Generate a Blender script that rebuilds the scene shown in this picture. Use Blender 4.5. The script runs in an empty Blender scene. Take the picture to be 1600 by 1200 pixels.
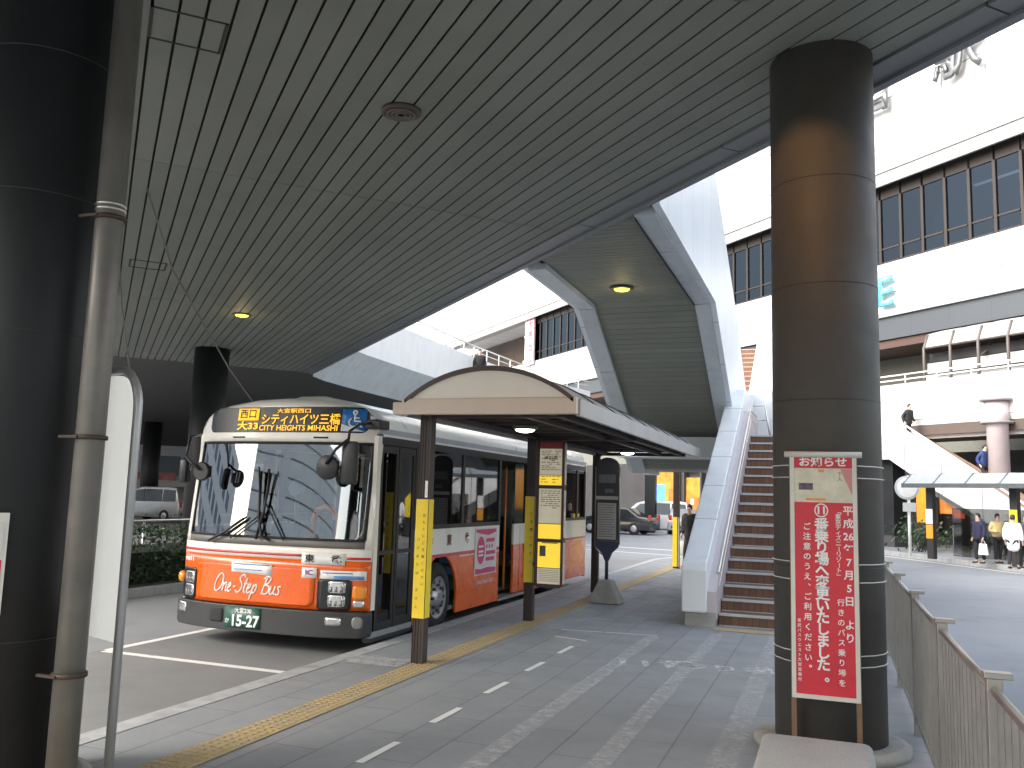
import bpy, bmesh, math, random
from mathutils import Vector, Matrix
random.seed(7)
R = math.radians
scene = bpy.context.scene
COL = scene.collection

# ------------------------------------------------------------------ camera, sky, sun, exposure
def cam_axes(yaw, pitch, roll):
    cy, sy, cp, sp = math.cos(yaw), math.sin(yaw), math.cos(pitch), math.sin(pitch)
    fwd = Vector((-sy*cp, cy*cp, sp)); right = Vector((cy, sy, 0)); up = right.cross(fwd)
    r2 = right*math.cos(roll) + up*math.sin(roll); u2 = up*math.cos(roll) - right*math.sin(roll)
    return r2, u2, fwd
cd = bpy.data.cameras.new('camera'); cam = bpy.data.objects.new('camera', cd); COL.objects.link(cam)
r2, u2, fw = cam_axes(R(20.0), R(7.18), R(1.66))
cam.matrix_world = Matrix.Translation((0, 0, 1.815)) @ Matrix((r2, u2, -fw)).transposed().to_4x4()
cd.sensor_width = 36; cd.lens = 36*1374/1600; cd.clip_start = .05; cd.clip_end = 2000
scene.camera = cam
SUN_EL, SUN_AZ = R(38), R(225)           # soft sun behind the camera, to the left
w = bpy.data.worlds.new('World'); scene.world = w; w.use_nodes = True
nt = w.node_tree; bg = nt.nodes['Background']
sky = nt.nodes.new('ShaderNodeTexSky'); sky.sky_type = 'NISHITA'; sky.sun_disc = False
sky.sun_elevation = SUN_EL; sky.sun_rotation = SUN_AZ; sky.air_density = 1.5; sky.dust_density = 4
hs = nt.nodes.new('ShaderNodeHueSaturation'); hs.inputs['Saturation'].default_value = .62
nt.links.new(sky.outputs[0], hs.inputs['Color']); nt.links.new(hs.outputs[0], bg.inputs[0])
bg.inputs[1].default_value = .15
sd = bpy.data.lights.new('sun', 'SUN'); sd.energy = .6; sd.angle = R(25); sd.color = (1, .985, .97)
so = bpy.data.objects.new('sun', sd); COL.objects.link(so)
sv = Vector((math.sin(SUN_AZ)*math.cos(SUN_EL), math.cos(SUN_AZ)*math.cos(SUN_EL), math.sin(SUN_EL)))
so.rotation_euler = sv.to_track_quat('Z', 'Y').to_euler(); so.location = (0, 0, 60)
scene.view_settings.view_transform = 'Standard'; scene.view_settings.look = 'None'
scene.view_settings.exposure = 2.0; scene.view_settings.gamma = 1
scene.render.engine = 'CYCLES'
scene.cycles.max_bounces = 8; scene.cycles.diffuse_bounces = 5; scene.cycles.transparent_max_bounces = 12
scene.cycles.use_denoising = True

# ------------------------------------------------------------------ materials
MATS = {}
def mat(name, col, rough=.6, metal=0., var=.12, scale=2.5, bump=0., bscale=40., spec=.5, emit=0., dirt=0., coat=0.):
    if name in MATS: return MATS[name]
    m = bpy.data.materials.new(name); m.use_nodes = True; MATS[name] = m
    t = m.node_tree; b = t.nodes['Principled BSDF']
    c = (col[0], col[1], col[2], 1)
    b.inputs['Base Color'].default_value = c
    b.inputs['Roughness'].default_value = rough; b.inputs['Metallic'].default_value = metal
    b.inputs['Specular IOR Level'].default_value = spec
    if coat: b.inputs['Coat Weight'].default_value = coat; b.inputs['Coat Roughness'].default_value = .08
    g = t.nodes.new('ShaderNodeNewGeometry')
    if var:
        n = t.nodes.new('ShaderNodeTexNoise'); n.inputs['Scale'].default_value = scale
        n.inputs['Detail'].default_value = 6; n.inputs['Roughness'].default_value = .65
        t.links.new(g.outputs['Position'], n.inputs['Vector'])
        mp = t.nodes.new('ShaderNodeMapRange'); mp.inputs['From Min'].default_value = .25; mp.inputs['From Max'].default_value = .75
        mp.inputs['To Min'].default_value = 1-var; mp.inputs['To Max'].default_value = 1+var
        t.links.new(n.outputs['Fac'], mp.inputs['Value'])
        x = t.nodes.new('ShaderNodeMix'); x.data_type = 'RGBA'; x.blend_type = 'MULTIPLY'; x.inputs[0].default_value = 1
        x.inputs[6].default_value = c; t.links.new(mp.outputs[0], x.inputs[7]); last = x.outputs[2]
        if dirt:
            n2 = t.nodes.new('ShaderNodeTexNoise'); n2.inputs['Scale'].default_value = 1.3; n2.inputs['Detail'].default_value = 9
            vm = t.nodes.new('ShaderNodeVectorMath'); vm.operation = 'MULTIPLY'; vm.inputs[1].default_value = (3, 3, .5)
            t.links.new(g.outputs['Position'], vm.inputs[0]); t.links.new(vm.outputs[0], n2.inputs['Vector'])
            rp = t.nodes.new('ShaderNodeMapRange'); rp.inputs['From Min'].default_value = .5; rp.inputs['From Max'].default_value = .75
            rp.inputs['To Max'].default_value = dirt
            t.links.new(n2.outputs['Fac'], rp.inputs['Value'])
            y = t.nodes.new('ShaderNodeMix'); y.data_type = 'RGBA'; y.blend_type = 'MIX'
            y.inputs[7].default_value = (.09, .08, .07, 1); t.links.new(rp.outputs[0], y.inputs[0]); t.links.new(last, y.inputs[6]); last = y.outputs[2]
        t.links.new(last, b.inputs['Base Color'])
        rr = t.nodes.new('ShaderNodeMapRange'); rr.inputs['To Min'].default_value = max(0, rough-.08); rr.inputs['To Max'].default_value = min(1, rough+.08)
        t.links.new(n.outputs['Fac'], rr.inputs['Value']); t.links.new(rr.outputs[0], b.inputs['Roughness'])
    if bump:
        n = t.nodes.new('ShaderNodeTexNoise'); n.inputs['Scale'].default_value = bscale; n.inputs['Detail'].default_value = 4
        t.links.new(g.outputs['Position'], n.inputs['Vector'])
        u = t.nodes.new('ShaderNodeBump'); u.inputs['Strength'].default_value = bump; u.inputs['Distance'].default_value = .01
        t.links.new(n.outputs['Fac'], u.inputs['Height']); t.links.new(u.outputs[0], b.inputs['Normal'])
    if emit:
        b.inputs['Emission Color'].default_value = c; b.inputs['Emission Strength'].default_value = emit
        if var: t.links.new(last, b.inputs['Emission Color'])
    return m
def glass(name, tint=(.25, .28, .3), refl=.12, rough=.02, gcol=(.95, .97, 1)):
    if name in MATS: return MATS[name]
    m = bpy.data.materials.new(name); m.use_nodes = True; MATS[name] = m
    t = m.node_tree; t.nodes.remove(t.nodes['Principled BSDF']); out = t.nodes['Material Output']
    a = t.nodes.new('ShaderNodeBsdfTransparent'); a.inputs[0].default_value = (*tint, 1)
    gl = t.nodes.new('ShaderNodeBsdfGlossy'); gl.inputs['Roughness'].default_value = rough; gl.inputs[0].default_value = (*gcol, 1)
    lw = t.nodes.new('ShaderNodeFresnel'); lw.inputs[0].default_value = 1.5
    ad = t.nodes.new('ShaderNodeMath'); ad.operation = 'ADD'; ad.use_clamp = True; ad.inputs[1].default_value = refl
    t.links.new(lw.outputs[0], ad.inputs[0])
    mx = t.nodes.new('ShaderNodeMixShader'); t.links.new(ad.outputs[0], mx.inputs[0])
    t.links.new(a.outputs[0], mx.inputs[1]); t.links.new(gl.outputs[0], mx.inputs[2]); t.links.new(mx.outputs[0], out.inputs[0])
    return m
def node_mat(name):
    m = bpy.data.materials.new(name); m.use_nodes = True; MATS[name] = m
    return m, m.node_tree, m.node_tree.nodes['Principled BSDF']
def rgbmix(t, fac, a, b, mode='MIX'):
    x = t.nodes.new('ShaderNodeMix'); x.data_type = 'RGBA'; x.blend_type = mode
    for i, v in ((0, fac), (6, a), (7, b)):
        if hasattr(v, 'is_linked') or hasattr(v, 'node'): t.links.new(v, x.inputs[i])
        else: x.inputs[i].default_value = (*v, 1) if isinstance(v, tuple) and len(v) == 3 else v
    return x.outputs[2]
def noise(t, scale, detail=5, vec=None, rough=.6):
    n = t.nodes.new('ShaderNodeTexNoise'); n.inputs['Scale'].default_value = scale; n.inputs['Detail'].default_value = detail
    n.inputs['Roughness'].default_value = rough
    if vec is None:
        g = t.nodes.new('ShaderNodeNewGeometry'); vec = g.outputs['Position']
    t.links.new(vec, n.inputs['Vector']); return n.outputs['Fac']
def remap(t, v, a, b, c=0., d=1.):
    m = t.nodes.new('ShaderNodeMapRange'); t.links.new(v, m.inputs['Value'])
    for k, x in zip(('From Min', 'From Max', 'To Min', 'To Max'), (a, b, c, d)): m.inputs[k].default_value = x
    return m.outputs[0]
def pos(t, scale=(1, 1, 1), rotz=0., off=(0, 0, 0)):
    g = t.nodes.new('ShaderNodeNewGeometry'); m = t.nodes.new('ShaderNodeMapping')
    m.inputs['Scale'].default_value = scale; m.inputs['Rotation'].default_value = (0, 0, rotz); m.inputs['Location'].default_value = off
    t.links.new(g.outputs['Position'], m.inputs['Vector']); return m.outputs[0]

# asphalt
m, t, b = node_mat('asphalt')
big = remap(t, noise(t, .35, 6), .3, .7)
c1 = rgbmix(t, big, (.17, .18, .197), (.225, .236, .255))
x = rgbmix(t, remap(t, noise(t, 90, 3), .35, .7, 0, .35), c1, (.33, .335, .34))
st = remap(t, noise(t, 1.1, 8), .55, .75, 0, .45); x = rgbmix(t, st, x, (.12, .12, .125))
t.links.new(x, b.inputs['Base Color']); b.inputs['Roughness'].default_value = .85
u = t.nodes.new('ShaderNodeBump'); u.inputs['Strength'].default_value = .35; u.inputs['Distance'].default_value = .01
t.links.new(noise(t, 120, 3), u.inputs['Height']); t.links.new(u.outputs[0], b.inputs['Normal'])
m, t, b = node_mat('bay_concrete')
x = rgbmix(t, remap(t, noise(t, .6, 7), .3, .7), (.15, .155, .158), (.20, .205, .208))
x = rgbmix(t, remap(t, noise(t, .8, 8), .5, .75, 0, .6), x, (.12, .12, .115)); x = rgbmix(t, remap(t, noise(t, 110, 3), .4, .75, 0, .3), x, (.36, .36, .35))
t.links.new(x, b.inputs['Base Color']); b.inputs['Roughness'].default_value = .8
# pavement slabs: long joints along the platform, cross joints
m, t, b = node_mat('pavers')
br = t.nodes.new('ShaderNodeTexBrick'); t.links.new(pos(t, (1, 1, 1), R(90)), br.inputs['Vector'])
br.inputs['Scale'].default_value = 1; br.inputs['Brick Width'].default_value = 1.25; br.inputs['Row Height'].default_value = .38
br.inputs['Mortar Size'].default_value = .008; br.inputs['Mortar Smooth'].default_value = .3; br.offset = .5
br.inputs['Color1'].default_value = (.235, .25, .265, 1); br.inputs['Color2'].default_value = (.21, .225, .238, 1)
br.inputs['Mortar'].default_value = (.10, .105, .11, 1)
x = rgbmix(t, remap(t, noise(t, 1.6, 8), .3, .75, 0, .4), br.outputs['Color'], (.30, .315, .325))
x = rgbmix(t, remap(t, noise(t, .5, 6), .5, .75, 0, .5), x, (.17, .18, .185))
x = rgbmix(t, remap(t, noise(t, 130, 3), .4, .75, 0, .3), x, (.34, .35, .355))
t.links.new(x, b.inputs['Base Color']); t.links.new(remap(t, noise(t, 2.2, 6), .3, .7, .45, .8), b.inputs['Roughness'])
u = t.nodes.new('ShaderNodeBump'); u.inputs['Strength'].default_value = .3; u.inputs['Distance'].default_value = .01
t.links.new(br.outputs['Fac'], u.inputs['Height']); u.invert = True; t.links.new(u.outputs[0], b.inputs['Normal'])
# brown riser tiles
m, t, b = node_mat('riser_tiles')
sx = t.nodes.new('ShaderNodeSeparateXYZ'); g = t.nodes.new('ShaderNodeNewGeometry'); t.links.new(g.outputs['Position'], sx.inputs[0])
cb = t.nodes.new('ShaderNodeCombineXYZ'); t.links.new(sx.outputs['X'], cb.inputs[0]); t.links.new(sx.outputs['Z'], cb.inputs[1])
br = t.nodes.new('ShaderNodeTexBrick'); t.links.new(cb.outputs[0], br.inputs['Vector']); br.offset = 0
br.inputs['Scale'].default_value = 1; br.inputs['Brick Width'].default_value = .1; br.inputs['Row Height'].default_value = .179
br.inputs['Mortar Size'].default_value = .006
br.inputs['Color1'].default_value = (.185, .088, .048, 1); br.inputs['Color2'].default_value = (.125, .06, .034, 1); br.inputs['Mortar'].default_value = (.06, .04, .03, 1)
x = rgbmix(t, remap(t, noise(t, 4, 5), .35, .7, 0, .45), br.outputs['Color'], (.12, .055, .035))
t.links.new(x, b.inputs['Base Color']); b.inputs['Roughness'].default_value = .5
# soffit slats, tone varies slat by slat
m, t, b = node_mat('soffit_slats')
g = t.nodes.new('ShaderNodeNewGeometry')
c = rgbmix(t, g.outputs['Random Per Island'], (.188, .200, .173), (.216, .228, .199))
c = rgbmix(t, remap(t, noise(t, .8, 8), .45, .8, 0, .5), c, (.13, .14, .118))
t.links.new(c, b.inputs['Base Color']); b.inputs['Roughness'].default_value = .6
# worn ground paint
def worn(name, col, lo, hi, sc=7., top=1.):
    m, t, b = node_mat(name); b.inputs['Base Color'].default_value = (*col, 1); b.inputs['Roughness'].default_value = .7
    f = remap(t, noise(t, sc, 8, None, .75), lo, hi, 0., top); t.links.new(f, b.inputs['Alpha'])
worn('fresh_paint', (.72, .72, .7), .28, .42); worn('worn_paint', (.52, .53, .54), .26, .62, 9, .72); worn('rubbed_paint', (.66, .67, .67), .36, .58, 14)
# tactile strip
m, t, b = node_mat('tactile_yellow')
x = rgbmix(t, remap(t, noise(t, 3, 8), .35, .7, 0, .75), (.42, .31, .145), (.29, .26, .20))
t.links.new(x, b.inputs['Base Color']); b.inputs['Roughness'].default_value = .75
# hedge / leaves
m, t, b = node_mat('leaf')
g = t.nodes.new('ShaderNodeNewGeometry')
x = rgbmix(t, g.outputs['Random Per Island'], (.010, .030, .010), (.035, .08, .022)); t.links.new(x, b.inputs['Base Color']); b.inputs['Roughness'].default_value = .45  # both leaf tones darkened to carry the shade under the deck
# right column paint: random mix of brown and grey
m, t, b = node_mat('column_brown')
x = rgbmix(t, remap(t, noise(t, .7, 6), .35, .65), (.075, .060, .048), (.062, .060, .056)); x = rgbmix(t, remap(t, noise(t, 5, 7), .45, .8, 0, .5), x, (.05, .048, .045))
t.links.new(x, b.inputs['Base Color']); t.links.new(remap(t, noise(t, 3, 5), .3, .7, .55, .75), b.inputs['Roughness'])
# white cladding with panel joints (45 degree facade)
def clad(name, col, bw, rh, line=.75):
    m, t, b = node_mat(name)
    g = t.nodes.new('ShaderNodeNewGeometry'); s = t.nodes.new('ShaderNodeSeparateXYZ'); t.links.new(g.outputs['Position'], s.inputs[0])
    mm = t.nodes.new('ShaderNodeMath'); mm.operation = 'SUBTRACT'; t.links.new(s.outputs[0], mm.inputs[0]); t.links.new(s.outputs[1], mm.inputs[1])
    c = t.nodes.new('ShaderNodeCombineXYZ'); t.links.new(mm.outputs[0], c.inputs[0]); t.links.new(s.outputs[2], c.inputs[1])
    br = t.nodes.new('ShaderNodeTexBrick'); br.offset = 0; t.links.new(c.outputs[0], br.inputs['Vector'])
    br.inputs['Scale'].default_value = 1; br.inputs['Brick Width'].default_value = bw; br.inputs['Row Height'].default_value = rh
    br.inputs['Mortar Size'].default_value = .035
    br.inputs['Color1'].default_value = (*col, 1); br.inputs['Color2'].default_value = (col[0]*.96, col[1]*.96, col[2]*.97, 1)
    br.inputs['Mortar'].default_value = (col[0]*line, col[1]*line, col[2]*line, 1)
    x = rgbmix(t, remap(t, noise(t, .4, 6), .5, .8, 0, .25), br.outputs['Color'], (col[0]*.8, col[1]*.8, col[2]*.78))
    t.links.new(x, b.inputs['Base Color']); b.inputs['Roughness'].default_value = .45
clad('white_cladding', (.52, .525, .53), 3.4, 2.6, .3); clad('parapet_cladding', (.50, .505, .51), 2.6, 9, .3); clad('grey_cladding', (.05, .058, .07), 3.2, 9, .8)

WHITE = mat('white_panel', (.72, .735, .75), .35, 0, .05, 1.2, dirt=.12)
COOL = mat('pale_blue_panel', (.50, .55, .58), .4, 0, .08, 1.2, dirt=.2)
GREYM = mat('grey_metal', (.42, .42, .43), .4, .5, .1)
STEEL = mat('steel', (.62, .6, .57), .32, .9, .1, 6)
DARK = mat('dark_void', (.02, .02, .022), .8)
BLACKP = mat('black_plastic', (.018, .018, .02), .4)
RUBBER = mat('rubber', (.02, .02, .021), .8, 0, .2, 8)
BROWN = mat('brown_post', (.04, .026, .022), .5, 0, .15, 5)
BROWN2 = mat('brown_trim', (.09, .06, .05), .5, 0, .12, 4)
CREAM = mat('cream_panel', (.84, .78, .70), .5, 0, .05, 1.5, dirt=.05)
CONC = mat('concrete', (.33, .32, .30), .85, 0, .2, 6, .3, 60, dirt=.3)
GRANITE = mat('granite', (.40, .395, .385), .6, 0, .25, 60, .1, 100, dirt=.15)
YEL = mat('yellow_sheet', (.85, .62, .03), .45, 0, .06, 5)
INK = mat('black_ink', (.02, .02, .02), .6, var=0)
WINK = mat('white_ink', (.82, .82, .8), .55, var=0)
RINK = mat('red_ink', (.62, .03, .05), .5, 0, .12, 7)
NAVY = mat('navy_panel', (.03, .04, .09), .4, 0, .1)

# ------------------------------------------------------------------ mesh helpers
class MB:
    def __init__(s): s.bm = bmesh.new()
    def face(s, pts):
        try: return s.bm.faces.new([s.bm.verts.new(Vector(p)) for p in pts])
        except ValueError: return None
    def box(s, x0, x1, y0, y1, z0, z1):
        return s.hexa([(x0,y0,z0),(x1,y0,z0),(x1,y1,z0),(x0,y1,z0)], [(x0,y0,z1),(x1,y0,z1),(x1,y1,z1),(x0,y1,z1)])
    def hexa(s, lo, hi):
        a = [s.bm.verts.new(Vector(p)) for p in lo]; b = [s.bm.verts.new(Vector(p)) for p in hi]; n = len(a)
        s.bm.faces.new(a[::-1]); s.bm.faces.new(b)
        for i in range(n): s.bm.faces.new((a[i], a[(i+1) % n], b[(i+1) % n], b[i]))
        return s
    def prism(s, poly, vec):
        vec = Vector(vec); lo = [Vector(p) for p in poly]
        return s.hexa(lo, [p+vec for p in lo])
    def obox(s, c, ax, ay, az):
        c, ax, ay, az = map(Vector, (c, ax, ay, az))
        lo = [c-ax-ay-az, c+ax-ay-az, c+ax+ay-az, c-ax+ay-az]
        return s.hexa(lo, [p+2*az for p in lo])
    def tube(s, pts, r, seg=8, cap=True, r2=None):
        pts = [Vector(p) for p in pts]; rings = []; n = len(pts)
        prev = None
        for i, p in enumerate(pts):
            d = (pts[min(i+1, n-1)] - pts[max(i-1, 0)]).normalized()
            if prev is None: prev = d.orthogonal().normalized()
            prev = (prev - d*prev.dot(d)).normalized(); q = d.cross(prev)
            rad = r if r2 is None else r+(r2-r)*i/(n-1)
            rings.append([s.bm.verts.new(p + rad*(math.cos(2*math.pi*k/seg)*prev + math.sin(2*math.pi*k/seg)*q)) for k in range(seg)])
        for a, b in zip(rings, rings[1:]):
            for k in range(seg):
                f = s.bm.faces.new((a[k], a[(k+1) % seg], b[(k+1) % seg], b[k])); f.smooth = True
        if cap: s.bm.faces.new(rings[0][::-1]); s.bm.faces.new(rings[-1])
        return s
    def lathe(s, prof, c=(0, 0, 0), ax=(0, 0, 1), seg=32, smooth=True):
        c, ax = Vector(c), Vector(ax).normalized(); u = ax.orthogonal().normalized(); v = ax.cross(u); rings = []
        for r, h in prof:
            rings.append([s.bm.verts.new(c + ax*h + max(r, 1e-4)*(math.cos(2*math.pi*k/seg)*u + math.sin(2*math.pi*k/seg)*v)) for k in range(seg)])
        for a, b in zip(rings, rings[1:]):
            for k in range(seg):
                f = s.bm.faces.new((a[k], a[(k+1) % seg], b[(k+1) % seg], b[k])); f.smooth = smooth
        s.bm.faces.new(rings[0][::-1]); s.bm.faces.new(rings[-1])
        return s
    def mesh(s, me, M=None):
        n = len(s.bm.verts); s.bm.from_mesh(me); s.bm.verts.ensure_lookup_table()
        if M is not None:
            for v in s.bm.verts[n:]: v.co = M @ v.co
        return s
    def build(s, name, m, parent=None, bevel=0., smooth=False, seg=2):
        off = Vector(parent.matrix_world.translation) if parent is not None else Vector((0, 0, 0))
        if parent is not None:
            off = Vector((0, 0, 0)); q = parent
            while q is not None: off += q.location; q = q.parent
        for v in s.bm.verts: v.co -= off
        bmesh.ops.recalc_face_normals(s.bm, faces=s.bm.faces[:])
        if bevel:
            es = [e for e in s.bm.edges if len(e.link_faces) == 2 and e.calc_face_angle(0) > .6]
            bmesh.ops.bevel(s.bm, geom=es, offset=bevel, segments=seg, affect='EDGES', profile=.5, clamp_overlap=True)
        if smooth:
            for f in s.bm.faces: f.smooth = True
            for e in s.bm.edges:
                if len(e.link_faces) == 2 and e.calc_face_angle(0) > .7: e.smooth = False
        me = bpy.data.meshes.new(name); s.bm.to_mesh(me); s.bm.free()
        me.materials.append(MATS[m] if isinstance(m, str) else m)
        o = bpy.data.objects.new(name, me); COL.objects.link(o)
        if parent is not None: o.parent = parent
        return o
def tag(o, label, cat, group=None):
    o['label'] = label; o['category'] = cat
    if group: o['group'] = group
    return o
def thing(name, loc, label, cat, group=None):
    o = bpy.data.objects.new(name, None); o.empty_display_size = .2; COL.objects.link(o); o.location = loc
    return tag(o, label, cat, group)
def struct(o): o['kind'] = 'structure'; return o
def copy_tree(o, parent=None):
    c = o.copy(); COL.objects.link(c); c.parent = parent
    for ch in [k for k in COL.objects if k.parent == o]: copy_tree(ch, c)
    return c
_font_cache = {}
def glyphs(s, bold=0., shear=0.):
    k = (s, bold, shear)
    if k not in _font_cache:
        c = bpy.data.curves.new('lettering', 'FONT'); c.body = s; c.align_x = 'CENTER'; c.align_y = 'CENTER'
        c.offset = bold; c.shear = shear; c.resolution_u = 3
        o = bpy.data.objects.new('lettering', c); COL.objects.link(o); bpy.context.view_layer.update()
        me = bpy.data.meshes.new_from_object(o.evaluated_get(bpy.context.evaluated_depsgraph_get()))
        bpy.data.objects.remove(o); bpy.data.curves.remove(c); _font_cache[k] = me
    return _font_cache[k]
def put(mb, s, c, h, xd, yd, wd=None, bold=0., shear=0., vert=False, depth=0.):
    """lettering centred at c; h = character height; wd = fit to this width; vert = stacked column"""
    xd, yd = Vector(xd).normalized(), Vector(yd).normalized(); c = Vector(c)
    if vert:
        n = len(s); tot = wd or n*h
        for i, ch in enumerate(s):
            if ch in ' \u3000': continue
            cc = c + yd*(tot/2 - (i+.5)*tot/n)
            if ch in 'ー～-「」()（）':
                put(mb, ch, cc, h, -yd, xd, None, bold)
            elif ch in '、。':
                put(mb, ch, cc + xd*h*.55 + yd*h*.5, h, xd, yd, None, bold)
            else: put(mb, ch, cc, h, xd, yd, None, bold)
        return
    me = glyphs(s, bold, shear); xs = [v.co.x for v in me.vertices]; 
    if not xs: return
    k = h; kx = k
    if wd: kx = wd/max(1e-3, max(xs)-min(xs))
    nd = xd.cross(yd)
    M = Matrix(((xd.x*kx, yd.x*k, nd.x, c.x), (xd.y*kx, yd.y*k, nd.y, c.y), (xd.z*kx, yd.z*k, nd.z, c.z), (0, 0, 0, 1)))
    if depth:
        b = bmesh.new(); b.from_mesh(me)
        r = bmesh.ops.extrude_face_region(b, geom=b.faces[:])
        for v in [g for g in r['geom'] if isinstance(g, bmesh.types.BMVert)]: v.co.z += depth
        m2 = bpy.data.meshes.new('tmp'); b.to_mesh(m2); b.free(); mb.mesh(m2, M); bpy.data.meshes.remove(m2)
    else: mb.mesh(me, M)
X_, Y_, Z_ = Vector((1, 0, 0)), Vector((0, 1, 0)), Vector((0, 0, 1))
RX, RY = Vector((.70711, -.70711, 0)), Vector((.70711, .70711, 0))     # along / into the 45 degree grid
def uv(u, v, z): return Vector(((u-v)*.70711, (u+v)*.70711, z))
def fac(S, x, z): return Vector((x, S-x, z))

# ------------------------------------------------------------------ ground, platform, markings
RZ = -.165
struct(MB().prism([(-400, -200, RZ-.3), (400, -200, RZ-.3), (400, 500, RZ-.3), (-400, 500, RZ-.3)], (0, 0, .3)).build('road', 'asphalt'))
def slab(poly, z0, z1, name, m, kerb=.2, kname='kerb'):
    """raised pavement with a butted kerb ring"""
    n = len(poly); P = [Vector((p[0], p[1], 0)) for p in poly]
    area = sum(P[i].x*P[(i+1) % n].y - P[(i+1) % n].x*P[i].y for i in range(n))
    if area < 0: P.reverse()
    inn = []
    for i in range(n):
        d1 = (P[i]-P[i-1]).normalized(); d2 = (P[(i+1) % n]-P[i]).normalized()
        n1, n2 = Vector((-d1.y, d1.x, 0)), Vector((-d2.y, d2.x, 0)); q = (n1+n2).normalized()
        inn.append(P[i] + q*kerb/max(.4, q.dot(n1)))
    a = MB(); a.prism([(p.x, p.y, z0) for p in inn], (0, 0, z1-z0)); struct(a.build(name, m))
    k = MB()
    for i in range(n):
        j = (i+1) % n
        k.hexa([(P[i].x, P[i].y, z0), (P[j].x, P[j].y, z0), (inn[j].x, inn[j].y, z0), (inn[i].x, inn[i].y, z0)],
               [(P[i].x, P[i].y, z1+.006), (P[j].x, P[j].y, z1+.006), (inn[j].x, inn[j].y, z1+.006), (inn[i].x, inn[i].y, z1+.006)])
    struct(k.build(kname, mat('kerb_stone', (.36, .37, .375), .8, 0, .18, 5, .2, 70, dirt=.35)))
XK = -5.14
bb_ = MB(); bb_.face([(-8.1, -25, RZ+.002), (XK, -25, RZ+.002), (XK, 30, RZ+.002), (-8.3, 30, RZ+.002)])
struct(bb_.build('bus_bay', 'bay_concrete'))
slab([(XK, -25), (.86, -25), (.86, 27), (.2, 29.4), (-1.6, 30.3), (-3.6, 30), (-4.7, 28.8), (XK, 27)], RZ-.1, 0., 'platform_pavement', 'pavers')
slab([(-70, 100), (-1.2, 45.2), (2.36, 38.6), (5.6, 32.4), (9.5, 25.6), (14, 19), (60, 19), (60, 120), (-70, 120)], RZ-.1, 0., 'far_pavement', 'pavers')
slab([(-14.4, 7), (-11.5, 7), (-11.5, 30), (-14.4, 30)], RZ-.1, RZ+.14, 'planting_bed', mat('soil', (.06, .045, .03), .95, 0, .3, 8))
mk = MB()
def strip(mb, a, b, wd, z):
    a, b = Vector((*a, z)), Vector((*b, z)); d = (b-a).normalized(); n = Vector((-d.y, d.x, 0))*wd/2
    mb.face([a+n, a-n, b-n, b+n])
for k in range(-1, 5):
    y = 5.48+k*1.16
    strip(mk, (-3.01, y), (-3.0, y+.55), .062, .004)
strip(mk, (-3.42, 11.3), (-2.95, 11.15), .05, .004); strip(mk, (-3.5, 11.9), (-2.22, 12.05), .04, .004)
struct(mk.build('pavement_markings', 'fresh_paint'))
mk = MB()
for x, a, b, wd in ((-2.29, 4.6, 12.0, .17), (-1.53, 4.6, 12.6, .16), (-.75, 4.6, 12.9, .2)): strip(mk, (x, a), (x+.04, b), wd, .004)
struct(mk.build('worn_pavement_bands', 'worn_paint'))
mk = MB()
put(mk, '11番', (-1.84, 10.0, .0045), .5, (1, .25, 0), (-.25, 1, 0), bold=.02); put(mk, '乗り場', (-1.12, 10.1, .0045), .36, (1, .1, 0), (-.1, 1, 0), bold=.02)
struct(mk.build('worn_pavement_characters', 'rubbed_paint'))
rm = MB()
strip(rm, (-8.15, 8.55), (-8.4, 30), .12, RZ+.004); strip(rm, (-8.15, 8.5), (XK-.02, 8.42), .12, RZ+.004)
strip(rm, (-9.6, 33.2), (-2, 30.9), .13, RZ+.004); strip(rm, (-5.4, 27), (-5.4, 21), .1, RZ+.004)
strip(rm, (2.1, 37.9), (5.3, 31.9), .16, RZ+.004); strip(rm, (5.3, 31.9), (9.2, 25.2), .16, RZ+.004); strip(rm, (-1.6, 44.6), (2.1, 37.9), .16, RZ+.004)
strip(rm, (-12, 36.5), (-1, 34), .25, RZ+.004)
struct(rm.build('road_markings', 'fresh_paint'))
tc = MB(); tc.prism([(-4.24, -5, .004), (-3.93, -5, .004), (-3.9, 26.5, .004), (-4.2, 26.5, .004)], (0, 0, .004))
for j in range(0, 170):
    y = 3.6+j*.075
    if y < 16:
        for i in range(4): tc.box(-4.215+i*.07, -4.17+i*.07, y, y+.035, .008, .013)
for (x0, x1, y) in ((-1.6, .3, 12.95),): tc.prism([(x0, y, .004), (x1, y, .004), (x1, y+.3, .004), (x0, y+.3, .004)], (0, 0, .004))
struct(tc.build('tactile_paving', 'tactile_yellow'))
ps = MB(); ps.prism([(-4.93, 8.5, .003), (-4.27, 8.5, .003), (-4.27, 8.9, .003), (-4.93, 8.9, .003)], (0, 0, .003))
struct(ps.build('pale_paving_slab', 'worn_paint'))

# ------------------------------------------------------------------ elevated walkway (the deck overhead)
ZC = 5.45; UE = 5.89; U0 = -5.5; VF = 27.6; V0 = -26
deck = thing('elevated_walkway', (0, 0, ZC), 'broad elevated walkway with dark slatted soffit spanning overhead above the orange bus', 'walkway')
s = MB(); pitch = .195; nst = int((UE-.34-U0)/pitch)
cuts = [V0, -14, -5.8, 2.2, 10.45, 18.4, 26.1, VF]
for i in range(nst):
    u1 = UE-.34-i*pitch; u0 = u1-pitch+.023
    for a, b in zip(cuts, cuts[1:]):
        q = [uv(u0, a+.006, ZC), uv(u1, a+.006, ZC), uv(u1, b-.006, ZC), uv(u0, b-.006, ZC)]
        s.hexa(q, [p+Z_*.012 for p in q])
s.build('soffit', 'soffit_slats', deck)
q = [uv(U0, V0, ZC+.05), uv(UE, V0, ZC+.05), uv(UE, VF, ZC+.05), uv(U0, VF, ZC+.05)]
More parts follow.
